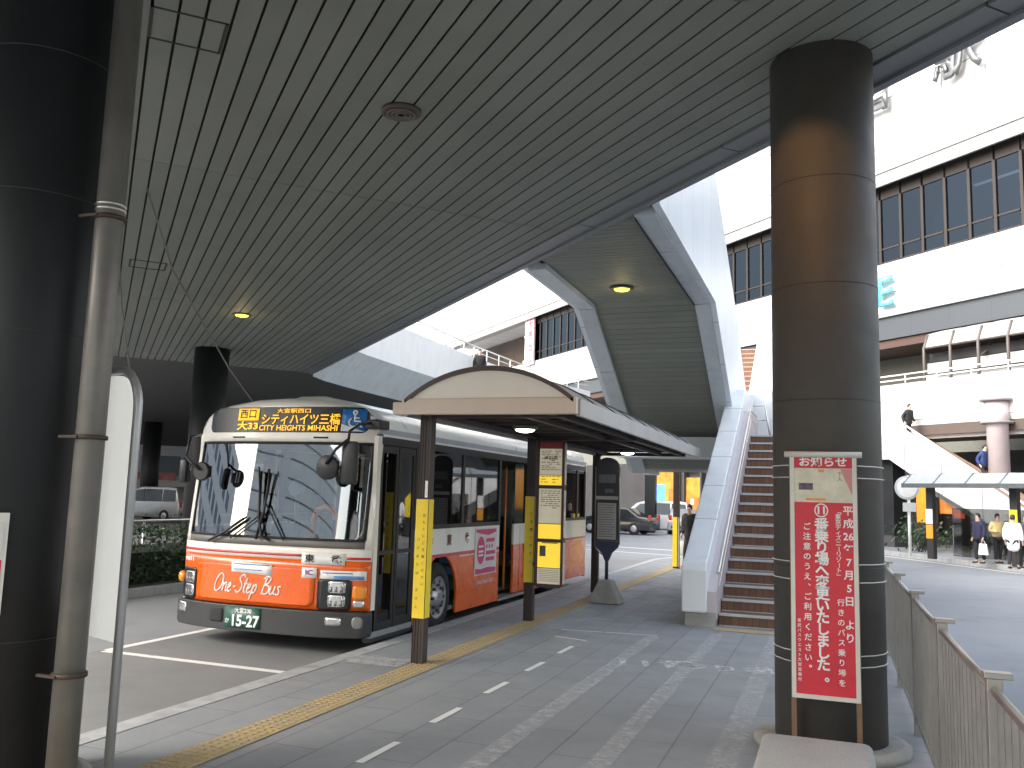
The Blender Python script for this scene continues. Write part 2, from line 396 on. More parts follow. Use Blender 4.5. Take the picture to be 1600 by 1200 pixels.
MB().prism(q, (0, 0, .75)).build('slab', mat('groove_dark', (.035, .035, .032), .8), deck)
e = MB()
for a, b in zip(range(-26, 28, 3), range(-23, 31, 3)):
    b = min(b, VF)-.02
    q = [uv(UE-.32, a, ZC-.02), uv(UE-.06, a, ZC-.02), uv(UE-.06, b, ZC-.02), uv(UE-.32, b, ZC-.02)]; e.prism(q, (0, 0, .07))
e.build('edge_trim', mat('edge_trim_grey', (.17, .175, .18), .45, 0, .1), deck)
e = MB()
q = [uv(UE-.06, V0, ZC-.05), uv(UE+.03, V0, ZC-.05), uv(UE+.03, VF, ZC-.05), uv(UE-.06, VF, ZC-.05)]; e.prism(q, (0, 0, 1.0))
q = [uv(U0-.1, V0, ZC-.05), uv(U0, V0, ZC-.05), uv(U0, VF, ZC-.05), uv(U0-.1, VF, ZC-.05)]; e.prism(q, (0, 0, 1.0))
e.build('fascia', mat('fascia_grey', (.17, .18, .19), .5, 0, .1), deck)
for cu, cv in ((.38, 7.2), (.5, 15.6)):
    h = MB(); a, bq, wd = .29, .27, .018
    for (p0, p1, r0, r1) in ((-a, a, -bq, -bq+wd), (-a, a, bq-wd, bq), (-a, -a+wd*1.5, -bq, bq), (a-wd*1.5, a, -bq, bq)):
        q = [uv(cu+p0, cv+r0, ZC-.006), uv(cu+p1, cv+r0, ZC-.006), uv(cu+p1, cv+r1, ZC-.006), uv(cu+p0, cv+r1, ZC-.006)]; h.prism(q, (0, 0, .01))
    h.build('access_hatch', mat('hatch_seam', (.03, .03, .03), .7), deck)
m, t, b = node_mat('lamp_yellow'); b.inputs['Base Color'].default_value = (.9, .75, .1, 1); b.inputs['Emission Color'].default_value = (1, .82, .08, 1); b.inputs['Emission Strength'].default_value = .7
def downlight(p, label, lit=True):
    t_ = thing('downlight', p, label, 'downlight', 'ceiling downlights' if lit else None)
    MB().lathe([(.20, 0), (.20, -.02), (.155, -.03), (.15, -.01)], p, (0, 0, 1), 24).build('rim', mat('lamp_rim', (.10, .10, .09), .4, .5), t_)
    d = MB(); d.lathe([(.145, -.012), (.125, -.04), (.05, -.06), (0.01, -.062)], p, (0, 0, 1), 20)
    d.build('bulb', 'lamp_yellow', t_)
    l = bpy.data.lights.new('downlight_glow', 'POINT'); l.energy = 1.0; l.color = (1, .78, .3); l.shadow_soft_size = .12
    lo = bpy.data.objects.new('downlight_glow', l); COL.objects.link(lo); lo.parent = t_; lo.location = (0, 0, -.3)
downlight(Vector((-11.7, 15.27, ZC)), 'glowing yellow downlight in the slatted soffit above the orange bus')
downlight(Vector((-3.38, 14.75, ZC)), 'glowing yellow downlight under the overhead stairway soffit')
l = bpy.data.lights.new('downlight_glow', 'SPOT'); l.energy = 20; l.color = (1, .52, .22); l.spot_size = R(128); l.spot_blend = .25; l.shadow_soft_size = .07
lp = thing('downlight', (-.5, 6.0, ZC), 'lit amber downlight in the soffit just in front of the brown column', 'downlight', 'ceiling downlights')
MB().lathe([(.20, 0), (.20, -.02), (.155, -.03), (.15, -.01)], (-.5, 6.0, ZC), (0, 0, 1), 24).build('rim', 'lamp_rim', lp)
MB().lathe([(.145, -.012), (.13, -.03), (.01, -.035)], (-.5, 6.0, ZC), (0, 0, 1), 20).build('bulb', 'lamp_yellow', lp)
lo = bpy.data.objects.new('downlight_glow', l); COL.objects.link(lo); lo.parent = lp; lo.location = (0, 0, -.06)
sp = thing('ceiling_vent', (-3.83, 7.19, ZC), 'round brown unlit disc vent set in the slatted soffit', 'vent')
MB().lathe([(.19, .0), (.19, -.03), (.165, -.04)], (-3.83, 7.19, ZC), (0, 0, 1), 28).build('rim', mat('vent_brown', (.07, .05, .04), .5), sp)
g = MB()
for r in (.05, .09, .13): g.lathe([(r-.012, -.041), (r-.012, -.052), (r+.012, -.052), (r+.012, -.041)], (-3.83, 7.19, ZC), (0, 0, 1), 24)
g.build('grille', mat('vent_grille', (.12, .095, .08), .5), sp)

# second deck, farther left, with pale inclined fascia and white parapet
d2 = thing('elevated_walkway', (-20, 35, ZC), 'distant curving walkway deck with pale inclined fascia and white parapet behind the arched shelter', 'walkway')
edge = [(-15.3, 23.7), (-15.7, 24.3), (-15.95, 25.4), (-16.1, 27), (-16.2, 31), (-16.2, 37), (-15.8, 44), (-14.2, 50)]
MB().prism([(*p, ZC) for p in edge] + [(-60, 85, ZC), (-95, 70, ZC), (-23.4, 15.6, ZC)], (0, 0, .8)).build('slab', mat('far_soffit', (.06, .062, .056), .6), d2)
f = MB(); pr = MB(); rl = MB()
up = [(p[0]+.95, p[1]-.1 if i > 1 else p[1]+.45) for i, p in enumerate(edge)]
for i in range(len(edge)-1):
    a, b_, c, d = edge[i], edge[i+1], up[i+1], up[i]
    f.face([(*a, ZC-.02), (*b_, ZC-.02), (c[0], c[1], 6.5), (d[0], d[1], 6.5)])
    pr.hexa([(d[0], d[1], 6.5), (c[0], c[1], 6.5), (c[0]-.15, c[1], 6.5), (d[0]-.15, d[1], 6.5)], [(d[0], d[1], 8.0), (c[0], c[1], 8.0), (c[0]-.15, c[1], 8.0), (d[0]-.15, d[1], 8.0)])
    rl.tube([(d[0]-.08, d[1], 8.55), (c[0]-.08, c[1], 8.55)], .035, 6); rl.tube([(d[0]-.08, d[1], 8.3), (c[0]-.08, c[1], 8.3)], .02, 6)
    n = max(1, int((Vector(c)-Vector(d)).length/1.2))
    for k in range(n):
        q = Vector(d).lerp(Vector(c), k/n); rl.tube([(q.x-.08, q.y, 7.95), (q.x-.08, q.y, 8.55)], .025, 6)
f.build('fascia', COOL, d2); pr.build('parapet', WHITE, d2); rl.build('railing', mat('white_rail', (.75, .75, .75), .4), d2)

# ------------------------------------------------------------------ columns
def column(p, r, z1, m, label, rings=(), base=True, seams=True):
    c = thing('column', (p[0], p[1], 0), label, 'column', 'round columns under the elevated walkway')
    MB().lathe([(r, 0), (r, z1)], (p[0], p[1], 0), seg=56).build('shaft', m, c)
    if base: MB().lathe([(r+.16, 0), (r+.16, .05), (r+.1, .07)], (p[0], p[1], 0), seg=48).build('base_ring', CONC, c)
    if rings:
        g = MB()
        for z in rings: g.lathe([(r-.01, z-.003), (r+.0015, z-.003), (r+.0015, z+.003), (r-.01, z+.003)], (p[0], p[1], 0), seg=56)
        g.build('joint_ring', mat('joint_ring', (.03, .03, .03), .6), c)
    return c
BLKC = mat('column_black', (.016, .017, .019), .5, 0, .2, 2, .0, 40, .35)
column((-.03, 7.37), .405, ZC+.03, 'column_brown', 'stout brown column carrying the tall red notice banner', (1.35, 2.6, 3.5, 4.35))
column((-4.76, 4.1), .43, ZC+.03, BLKC, 'near black column beside the grey drainpipe', (.9, 2.7, 3.55, 4.45))
column((-15.5, 19.1), .45, ZC+.03, BLKC, 'dark column rising behind the roof of the orange bus', base=False)
for (x, y, r, lb) in ((-37.5, 41.5, .5, 'dark column beyond the hedge, standing between the windscreen and the silver minivan'), (-27.5, 27.5, .22, 'slim grey column beyond the hedge beside the white rounded sign panel')):
    column((x, y), r, ZC+.03, BLKC, lb, base=False)

# ------------------------------------------------------------------ station building (45 degree facade)
st = thing('station_building', tuple(fac(52.8, 0, 0)), 'huge white station building with long dark window bands behind everything', 'building')
S = 52.8; XA, XB = -44, 20
def fbox(mb, S0, S1, x0, x1, z0, z1):
    # x measured along the front plane; box between depths S0 (front) and S1
    d = (S1-S0)/2
    lo = [fac(S0, x0, z0), fac(S0, x1, z0), fac(S0, x1, z0)+Vector((d, d, 0)), fac(S0, x0, z0)+Vector((d, d, 0))]
    mb.hexa(lo, [p+Z_*(z1-z0) for p in lo])
a = MB(); fbox(a, S-1.0, S+8, XA, XB, 19.45, 34); a.build('upper_wall', 'white_cladding', st)
a = MB(); fbox(a, S-.9, S-.7, XA, XB, 18.75, 19.43); fbox(a, S-.7, S+1.2, XA, XB, 19.0, 19.3); a.build('soffit_band', mat('band_grey', (.26, .26, .26), .6, 0, .1), st)
a = MB(); fbox(a, S-.2, S+8, XA, XB, 11.9, 14.62); a.build('middle_wall', 'white_cladding', st)
a = MB(); fbox(a, S, S+1.5, XA, XB, 10.55, 11.88); a.build('grey_band', 'grey_cladding', st)
a = MB(); fbox(a, S-.25, S-.02, XA, XB, 11.74, 11.88); a.build('ledge', mat('ledge_grey', (.34, .34, .34), .6), st)
a = MB(); fbox(a, S+4.5, S+8, XA, XB, 4.6, 10.5); a.build('concourse_wall', mat('concourse_wall', (.17, .175, .15), .7, 0, .1), st)
a = MB(); fbox(a, S+.2, S+5, XA, XB, 10.1, 10.53); a.build('concourse_ceiling', mat('rust_soffit', (.07, .035, .028), .6), st)
a = MB(); fbox(a, S+6.5, S+8, XA, XB, 14.64, 19.28); a.build('office_wall', mat('office_dark', (.10, .075, .06), .8, 0, .3, .4), st)
a = MB()
for k in range(9): fbox(a, S+3, S+3.3, -30+k*5.3, -27.6+k*5.3, 18.2, 18.26)
a.build('office_lamp', mat('office_lamp', (1, .9, .7), .5, var=0, emit=2.5), st)
a = MB()
for k in range(26):
    x = -30+k*1.9+random.random(); fbox(a, S+2, S+2.4, x, x+.9+random.random()*.6, 14.66, 15.2+random.random()*.5)
a.build('office_furniture', mat('office_stuff', (.35, .26, .16), .7, 0, .6, .8), st)
PW = .955
wf = MB(); fbox(wf, S, S+.25, -PW/2+.045, PW/2-.045, 18.25, 19.25); fbox(wf, S-.02, S+.2, -.06+PW/2-.03, PW/2+.02, 14.64, 18.25)
fbox(wf, S+.03, S+.16, -PW/2+.045, PW/2-.12, 15.45, 15.54); fbox(wf, S-.03, S+.16, -PW/2+.045, PW/2-.12, 14.64, 14.76)
wproto = wf.build('window', mat('window_brown', (.028, .022, .02), .5, .3, .15, 1), st)
gp = MB(); fbox(gp, S+.09, S+.11, -PW/2+.045, PW/2-.06, 14.78, 18.27)
gproto = gp.build('pane', glass('office_glass', (.10, .13, .17), .03, .03, (.30, .37, .47)), st); 
gw = gproto.matrix_world.copy(); gproto.parent = wproto; gproto.location = (0, 0, 0)
k = 0
for i in range(-29, 12):
    x = i*PW+.35
    if i == -29: wproto.location = Vector((x, -x, 0)); continue
    wc = wproto.copy(); COL.objects.link(wc); wc.location = Vector((x, -x, 0))
    gc = gproto.copy(); COL.objects.link(gc); gc.parent = wc
for ch, x in (('宮', 2.45), ('駅', 6.1)):
    lt = MB(); put(lt, ch, fac(S-1.45, x, 23.75), 2.75, RX, Z_, bold=.015, depth=.12)
    lt.build('station_lettering', mat('letter_grey', (.17, .175, .18), .4, .5, .05), st)
lt = MB(); put(lt, 'E', fac(S-.55, 2.86, 12.95), 2.2, RX, Z_, bold=.02, depth=.12); lt.build('cyan_lettering', mat('letter_cyan', (.12, .55, .66), .4, var=0), st)
# ground storey with lit shops
a = MB(); fbox(a, 54.5, 56, XA, XB, 0, 4.55); a.build('ground_wall', mat('ground_wall', (.035, .032, .034), .6, 0, .3, .8), st)
shop = {'warm': mat('shop_warm', (1., .58, .07), .5, 0, .75, 1.6, emit=.2), 'orange': mat('shop_orange', (1, .34, .07), .5, 0, .8, 2.2, emit=.22),
        'blue': mat('shop_screen', (.10, .30, .8), .5, 0, .4, 2, emit=.8), 'red': mat('shop_red', (.8, .12, .06), .5, 0, .4, 2, emit=.6), 'white': mat('shop_white', (1, .93, .8), .5, 0, .2, 2, emit=.6), 'green': mat('shop_green', (.15, .55, .12), .5, 0, .3, 2, emit=.7)}
for k_, m_ in shop.items():      # the lit displays glow; their own surface is dim
    bs_ = m_.node_tree.nodes['Principled BSDF']
    for l_ in list(bs_.inputs['Base Color'].links): m_.node_tree.links.remove(l_)
    c_ = bs_.inputs['Base Color'].default_value; bs_.inputs['Base Color'].default_value = (c_[0]*.12, c_[1]*.12, c_[2]*.12, 1)
def shopfront(x0, x1, z1, bits, lb):
    o = MB(); fbox(o, 53.9, 54.4, x0, x1, z1, z1+.25); fbox(o, 53.9, 54.4, x0-.12, x0, 0, z1+.25); fbox(o, 53.9, 54.4, x1, x1+.12, 0, z1+.25); fbox(o, 53.95, 54.4, x0, x1, 0, .35)
    fr = o.build('shop_front', mat('shop_frame', (.05, .045, .045), .5), st)
    for c, u0, u1, w0, w1 in bits:
        o = MB(); fbox(o, 54.2 - (.1 if c != 'warm' else 0), 54.4, x0+(x1-x0)*u0, x0+(x1-x0)*u1, w0, w1); o.build('lit_display', shop[c], fr)
shopfront(-13.2, -10.7, 3.9, [('warm', .08, 1, .4, 3.85), ('blue', .32, .62, 1.3, 2.9), ('orange', .78, 1, .5, 2.6), ('white', 0, .1, 1.6, 3.9)], '')
shopfront(-9.9, -8.6, 3.9, [('warm', .0, 1, .4, 3.4), ('orange', .1, .9, 1.0, 2.0), ('white', .4, .6, 1.5, 1.9)], '')
shopfront(-8.0, -4.0, 3.9, [('warm', 0, 1, 2.5, 3.6), ('green', 0, .22, 1.9, 2.6), ('white', .22, .75, 1.5, 2.5), ('red', .35, .7, 1.35, 1.9), ('orange', .7, 1, .5, 2.4)], '')
shopfront(2.1, 2.95, 4.1, [('warm', 0, 1, 2.3, 3.7), ('orange', .15, 1, 1.5, 2.5), ('white', .3, .55, 1.6, 2.1), ('red', .6, 1, 2.2, 2.6)], '')
shopfront(5.0, 6.6, 2.9, [('orange', 0, .8, 1.5, 2.8), ('warm', .1, .3, 1.7, 2.1), ('red', .4, .6, 1.3, 1.7)], '')
shopfront(7.4, 9, 2.6, [('orange', .2, .5, 1.4, 2.3)], '')

# walkway in front of the station: deck, white parapet, rail
wk = thing('elevated_walkway', tuple(fac(47.3, 3, 5.7)), 'white walled walkway crossing in front of the station building, right of the brown column', 'walkway')
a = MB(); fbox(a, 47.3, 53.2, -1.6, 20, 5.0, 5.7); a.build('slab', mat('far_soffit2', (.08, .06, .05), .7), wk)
a = MB(); fbox(a, 47.1, 47.28, -1.6, 20, 5.72, 7.42); a.build('parapet', 'parapet_cladding', wk)
a = MB(); q = [fac(47.14, -1.6, 5.7), fac(47.14, 20, 5.7), fac(47.7, 20.2, 4.85), fac(47.7, -1.3, 4.85)]; a.prism(q, Vector((.1, .1, .05))); a.build('fascia', mat('walk_fascia', (.62, .63, .64), .5, 0, .1), wk)
a = MB()
for z in (7.62, 7.85): a.tube([fac(47.2, -1.6, z), fac(47.2, 20, z)], .035, 6)
for k in range(18): a.tube([fac(47.2, -1.5+k*1.2, 7.4), fac(47.2, -1.5+k*1.2, 7.85)], .03, 6)
a.build('railing', mat('white_rail', (.75, .75, .75), .4), wk)
# glazed canopy on that walkway
cp = thing('walkway_canopy', tuple(fac(50.6, 7, 7.4)), 'glazed canopy with bent dark ribs standing on the white walkway by the station', 'canopy')
rb = MB(); gl = MB()
for k in range(8):
    x = 4.3+k*1.02
    pth = [fac(50.2, x, 5.8), fac(50.2, x, 9.35), fac(50.6, x+.2, 10.0), fac(52.3, x+1.0, 10.35)]
    rb.tube(pth, .075, 6)
    if k % 2 == 0 and k: rb.tube([fac(50.2, x, 8.6), fac(51.2, x+.5, 9.0), fac(51.6, x+.7, 9.6)], .06, 6)
rb.tube([fac(50.2, 4.3, 9.35), fac(50.2, 11.5, 9.35)], .06, 6); rb.build('rib', mat('canopy_rib', (.09, .075, .07), .5), cp)
bm_ = MB(); fbox(bm_, 51.0, 51.4, 4.6, 12, 8.75, 9.15); bm_.build('beam', DARK, cp)
q = [fac(50.25, 4.3, 9.4), fac(50.25, 11.5, 9.4), fac(50.65, 11.7, 10.02), fac(50.65, 4.5, 10.02)]; gl.prism(q, Vector((.01, .01, .02)))
q = [fac(50.65, 4.5, 10.05), fac(50.65, 11.7, 10.05), fac(52.3, 12.5, 10.38), fac(52.3, 5.3, 10.38)]; gl.prism(q, Vector((.0, .0, .02)))
gl.build('roof_glass', mat('frosted_glass', (.55, .55, .54), .3, 0, .1), cp)
a = MB(); fbox(a, 51.6, 51.8, 4.45, 12, 5.75, 8.2); a.build('back_panel', WHITE, cp)
a = MB(); fbox(a, 51.0, 51.1, 4.5, 12, 8.2, 8.7); a.build('valance', mat('valance_grey', (.4, .4, .4), .5), cp)

# pink column carrying the walkway
pc = thing('column', (7.3, 40.0, 0), 'pale pink column with two flanged rings beside the far stairs', 'column')
cpos = fac(46.9, 6.44, 0)
pc.location = cpos
MB().lathe([(.41, 0), (.41, 5.3), (.47, 5.34), (.47, 6.2)], cpos, seg=36).build('shaft', mat('pink_stone', (.52, .44, .45), .5, 0, .08, 2), pc)
MB().lathe([(.63, 5.26), (.63, 5.34), (.6, 5.36)], cpos, seg=36).build('flange', mat('flange_grey', (.22, .2, .2), .5), pc)
MB().lathe([(.63, 6.18), (.63, 6.27), (.6, 6.3)], cpos, seg=36).build('flange', mat('flange_grey', (.22, .2, .2), .5), pc)

# far stairs / escalator flank, descending to the right
es = thing('staircase', tuple(fac(45.1, 5, 0)), 'far white sided stairs descending rightwards from the station walkway', 'stairs')
pol = [(-2, 6.1), (1.9, 5.85), (2.4, 5.65), (2.75, 5.38), (7.6, 1.15), (8.8, 1.1), (10.2, 1.1), (10.2, 0), (6.9, .35), (5.35, 1.6), (3.97, 2.6), (2.45, 3.87), (-2, 3.87)]
def fprism(mb, S0, pol, th): mb.prism([fac(S0, x, z) for x, z in pol], Vector((th/2, th/2, 0)))
a = MB(); fprism(a, 45.1, pol, .3); a.build('side_wall', 'parapet_cladding', es)
a = MB(); fprism(a, 48.0, [(x-.0, z) for x, z in pol], .3); a.build('side_wall', 'parapet_cladding', es)
a = MB(); fprism(a, 45.45, [(-2, 5.3), (2.4, 5.3), (9.0, .15), (8.6, .0), (2.2, 4.7), (-2, 4.7)], 2.5); a.build('steps', mat('step_brown', (.30, .2, .15), .6, 0, .3, 3), es)
a = MB()
for S_, dz in ((45.25, .28), (46.6, .35), (48.15, .28)):
    pth = [fac(S_, x, z+dz) for x, z in ((-2, 6.1), (1.9, 5.85), (2.4, 5.65), (2.75, 5.38), (7.6, 1.15), (8.8, 1.1))]
    a.tube(pth, .04, 6)
    for k in range(9):
        x = 3+k*.5; z = 5.16-.872*(x-3); a.tube([fac(S_, x, z-.6), fac(S_, x, z+dz)], .025, 6)
a.build('handrail', mat('white_rail', (.75, .75, .75), .4), es)

# ------------------------------------------------------------------ near staircase up to the landing
ss = thing('staircase', (-.6, 13.4, 0), 'brown tiled staircase with white side wall climbing beside the brown column', 'stairs')
NR, RH, TD, Y0 = 18, .179, .341, 13.5
XL, XR = -1.58, .28
tr = MB(); ns = MB(); rs = MB()
for i in range(NR):
    y, z = Y0+i*TD, i*RH
    rs.box(XL, XR, y+.012, y+.05, z, z+RH-.03)
    tr.box(XL, XR, y+.05, Y0+(i+1)*TD+.05 if i < NR-1 else Y0+NR*TD+2.2, z+.02, z+RH-.004)
    ns.box(XL+.002, XR-.002, y-.01, y+.05, z+RH-.034, z+RH)
    ns.box(XL+.002, XR-.002, y+.0, y+.012, z, z+.012)
rs.build('risers', 'riser_tiles', ss); tr.build('treads', mat('tread_tile', (.16, .09, .06), .6, 0, .2, 3), ss)
ns.build('nosings', mat('nosing_grey', (.46, .48, .49), .5, .3, .1), ss)
SL = RH/TD
def wall(name, x0, x1, ztop, parent, m=WHITE, y_end=19.7, zb=0.):
    w = MB(); pol = [(13.2, .2), (13.2, ztop-.12), (13.27, ztop), (13.45, ztop+.05), (y_end, ztop+.05+SL*(y_end-13.45)), (y_end+2.1, ztop+.05+SL*(y_end-13.45)), (y_end+2.1, 2.5+zb), (y_end-1.2, 2.4+zb), (14.2, .2)]
    w.prism([(x0, y, z) for y, z in pol], (x1-x0, 0, 0)); return w.build(name, m, parent, .02)
wall('side_wall', -2.08, -1.72, .92, ss); wall('side_wall', .30, .56, .92, ss)
w_ = MB(); pol = [(13.3, .1), (13.3, .5), (13.6, .72), (19.3, .72+SL*5.7), (21.2, .72+SL*5.7), (21.2, 2.6), (19.2, 2.6), (14.4, .1)]
w_.prism([(-1.72, y, z) for y, z in pol], (.13, 0, 0)); w_.build('inner_ledge', mat('pinkish_panel', (.50, .45, .46), .5, 0, .08), ss)
for x0, x1 in ((-2.04, -1.6), (.32, .54)): w_ = MB(); w_.box(x0, x1, 13.28, 13.9, 0, .2); w_.build('plinth', CONC, ss)
w_ = MB()
for k in range(1, 6):
    y = 13.45+k*1.05; z = .97+SL*(y-13.45)+.003
    w_.prism([(-2.085, y, z-.006), (-1.715, y, z-.006), (-1.715, y+.012, z), (-2.085, y+.012, z)], (0, 0, .004))
w_.build('panel_joint', mat('joint_grey', (.25, .26, .27), .7), ss)
hr = MB()
for xx, dz in ((-1.60, .78), (-1.60, .58)):
    pts = [(xx, 13.62, dz-.03), (xx, 13.75, dz+.02)] + [(xx, y, dz+SL*(y-13.7)) for y in (14, 16, 18, 19.4)] + [(xx, 21, dz+SL*5.7)]
    hr.tube(pts, .022, 8)
for y in (14, 15.4, 16.8, 18.2, 19.4):
    hr.tube([(-1.72, y, .5+SL*(y-13.7)), (-1.6, y, .56+SL*(y-13.7)), (-1.6, y, .78+SL*(y-13.7))], .014, 6)
hr.build('handrail', STEEL, ss)
ld = MB(); ld.box(-4.6, .56, 19.7, 21.9, 2.75, 3.2); ld.build('landing', COOL, ss)
lw = MB(); lw.box(-1.325, .56, 21.905, 22.05, 2.6, 4.25); lw.build('landing_wall', WHITE, ss)
lr = MB()
lr.tube([(-1.9, 21.7, 4.1), (-1.45, 21.7, 4.1), (-1.3, 21.5, 3.2)], .025, 6); lr.tube([(-1.9, 21.7, 3.75), (-1.42, 21.7, 3.75)], .02, 6)
lr.tube([(-1.15, 21.4, 3.2), (-.95, 21.4, 3.9)], .03, 6)
lr.build('landing_rail', STEEL, ss)
uf = MB(); us = MB()
for i in range(18):
    y, z = 22.1+i*.31, 3.2+i*.18
    uf.box(-4.2, -1.9, y, y+.03, z, z+.15); us.box(-4.2, -1.9, y-.01, y+.33, z+.15, z+.18)
uf.build('risers', 'riser_tiles', ss); us.build('treads', mat('tread_pale', (.34, .25, .2), .6, 0, .2, 3), ss)
w_ = MB()
pol = [(21.92, 2.9), (21.92, 4.4), (22.3, 4.5), (27.6, 7.75), (29, 7.75), (29, 6.0), (27.6, 6.0), (22.6, 2.9)]
w_.prism([(-1.88, y, z) for y, z in pol], (.55, 0, 0)); w_.prism([(-4.4, y, z) for y, z in pol], (.18, 0, 0)); w_.build('side_wall', WHITE, ss)
w_ = MB(); w_.box(-4.4, -1.33, 27.7, 46, 5.9, 6.42); w_.build('upper_deck', COOL, ss)

# ------------------------------------------------------------------ overhead return flight (its underside is what shows)
of = thing('overhead_stairway', (-3.25, 14, ZC), 'stairway overhead with slatted soffit and pale beams bending down to the landing', 'stairway')
path = [(9.0, ZC), (16.0, ZC), (21.15, 2.5), (23.0, 2.5)]
def along(d):
    for (y0, z0), (y1, z1) in zip(path, path[1:]):
        L = math.hypot(y1-y0, z1-z0)
        if d <= L: return y0+(y1-y0)*d/L, z0+(z1-z0)*d/L, (y1-y0)/L, (z1-z0)/L
        d -= L
    return None
sf = MB(); d = 0.; stp = .155
while True:
    a = along(d+.016); b_ = along(d+stp)
    if a is None or b_ is None: break
    def cl(y): return max(-4.2, 8.36-y)
    x0a, x0b = cl(a[0]), cl(b_[0])
    if x0a < -2.32 and x0b < -2.32:
        q = [(x0a, a[0], a[1]+.02), (-2.3, a[0], a[1]+.02), (-2.3, b_[0], b_[1]+.02), (x0b, b_[0], b_[1]+.02)]
        sf.prism(q, (0, 0, .012))
    d += stp
sf.build('soffit', 'soffit_slats', of)
bk = MB(); top = [(9.9, 6.3), (16.4, 6.3), (21.6, 3.19), (23, 3.19)]
yz = [(12.6, ZC+.05)] + [(16.03, ZC+.05), (21.2, 2.55), (22.98, 2.55), (22.98, 3.15), (21.5, 3.15), (16.4, 6.25), (12.6, 6.25)]
bk.prism([(-4.3, y, z) for y, z in yz], (2.1, 0, 0))
bk.hexa([(-4.3, 12.6, ZC+.05), (-2.2, 10.6, ZC+.05), (-2.2, 12.6, ZC+.05)], [(-4.3, 12.6, 6.25), (-2.2, 10.6, 6.25), (-2.2, 12.6, 6.25)])
bk.build('slab', 'groove_dark', of)
def beam(name, x0, x1, ys, zo, m, th=.1, j=True):
    b_ = MB(); P = [(ys, ZC-zo), (16.0, ZC-zo), (21.15, 2.5-zo), (23.0, 2.5-zo)]
    y2 = ys + (x0-x1) if ys > 9 else ys
    for (ya, za), (yb, zb) in zip(P, P[1:]):
        yb_ = yb
        if j:
            n = max(1, int(math.hypot(yb-ya, zb-za)/1.55))
            for k in range(n):
                f0, f1 = k/n+.004, (k+1)/n-.004
                p = [(x0, ya+(yb-ya)*f0, za+(zb-za)*f0), (x1, ya+(yb-ya)*f0, za+(zb-za)*f0), (x1, ya+(yb-ya)*f1, za+(zb-za)*f1), (x0, ya+(yb-ya)*f1, za+(zb-za)*f1)]
                b_.prism(p, (0, 0, th))
    return b_.build(name, m, of)
beam('beam', -4.5, -4.2, 12.95, .07, COOL); beam('beam', -2.30, -2.03, 10.65, .07, COOL)
def sidewall(x, th, ys, m):
    a = MB(); pol = [(ys, ZC-.04), (16.0, ZC-.04), (21.15, 2.46), (23.0, 2.46), (23.0, 3.3), (22.6, 4.1), (20.0, 5.87), (15.86, 7.9), (ys, 7.9)]
    a.prism([(x, y, z) for y, z in pol], (th, 0, 0)); return a.build('side_wall', m, of)
mb_, t, b = node_mat('ribbed_white')
sx = t.nodes.new('ShaderNodeSeparateXYZ'); g = t.nodes.new('ShaderNodeNewGeometry'); t.links.new(g.outputs['Position'], sx.inputs[0])
wv = t.nodes.new('ShaderNodeMath'); wv.operation = 'MULTIPLY'; wv.inputs[1].default_value = 1/1.1; t.links.new(sx.outputs['Y'], wv.inputs[0])
fr_ = t.nodes.new('ShaderNodeMath'); fr_.operation = 'FRACT'; t.links.new(wv.outputs[0], fr_.inputs[0])
x = rgbmix(t, remap(t, fr_.outputs[0], .985, .99), (.72, .75, .80), (.3, .32, .34)); x = rgbmix(t, remap(t, noise(t, .9, 6), .4, .75, 0, .35), x, (.55, .58, .62))
t.links.new(x, b.inputs['Base Color']); b.inputs['Roughness'].default_value = .35
sidewall(-2.025, .1, 10.4, 'ribbed_white'); sidewall(-4.6, .1, 12.9, 'ribbed_white')
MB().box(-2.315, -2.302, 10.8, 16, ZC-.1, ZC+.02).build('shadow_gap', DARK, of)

# ------------------------------------------------------------------ metal fence along the right kerb
fe = thing('metal_fence', (.63, 8, 0), 'tall grey metal railing fence running along the right kerb of the platform', 'fence')
posts = [2.35, 4.29, 6.15, 8.02, 9.98, 11.98]
fmat = mat('fence_metal', (.34, .325, .305), .35, .6, .15, 5)
for y in posts:
    p = MB(); p.box(.60, .66, y-.03, y+.03, -.01, 1.11); p.box(.59, .70, y-.035, y+.035, 1.11, 1.135)
    p.build('post', fmat, fe, .004)
for a, b_ in zip(posts, posts[1:]):
    p = MB()
    p.tube([(.63, a+.03, 1.06), (.63, b_-.03, 1.06)], .02, 8); p.box(.615, .645, a+.03, b_-.03, .10, .14)
    n = 13
    for k in range(1, n):
        y = a+(b_-a)*k/n; p.box(.617, .643, y-.011, y+.011, .14, 1.04)
    p.build('panel', fmat, fe)
    
# ------------------------------------------------------------------ granite block, banner
gb = MB(); gb.box(-.43, .215, 5.05, 5.93, 0, .40); tag(gb.build('stone_block', GRANITE, None, .05, True, 3), 'low granite block with rounded edges in front of the banner column', 'stone block')
bn = thing('notice_banner', (-.05, 6.9, 0), 'tall red and white notice banner wired to the brown column', 'banner')
bx0, bx1, bz0, bz1, by = -.275, .165, .425, 2.175, 6.915
a = MB()
for x in (bx0, bx1):
    a = MB(); a.box(x-.018, x+.018, by-.005, by+.03, 0, bz1); a.build('leg', mat('wood_leg', (.20, .12, .07), .7, 0, .2, 10), bn)
a = MB(); a.box(bx0-.012, bx0+.018, by-.02, by-.006, bz0, bz1); a.box(bx1-.018, bx1+.012, by-.02, by-.006, bz0, bz1)
a.box(bx0+.018, bx1-.018, by-.02, by-.006, bz0, bz0+.03); a.tube([(bx0-.05, by-.02, bz1), (bx1+.05, by-.02, bz1)], .022, 8)
a.build('frame', mat('frame_white', (.66, .65, .6), .5), bn)
a = MB(); a.box(bx0+.018, bx1-.018, by-.012, by-.006, bz0+.03, 1.825); a.box(bx0+.018, bx1-.018, by-.012, by-.006, 2.075, bz1-.015)
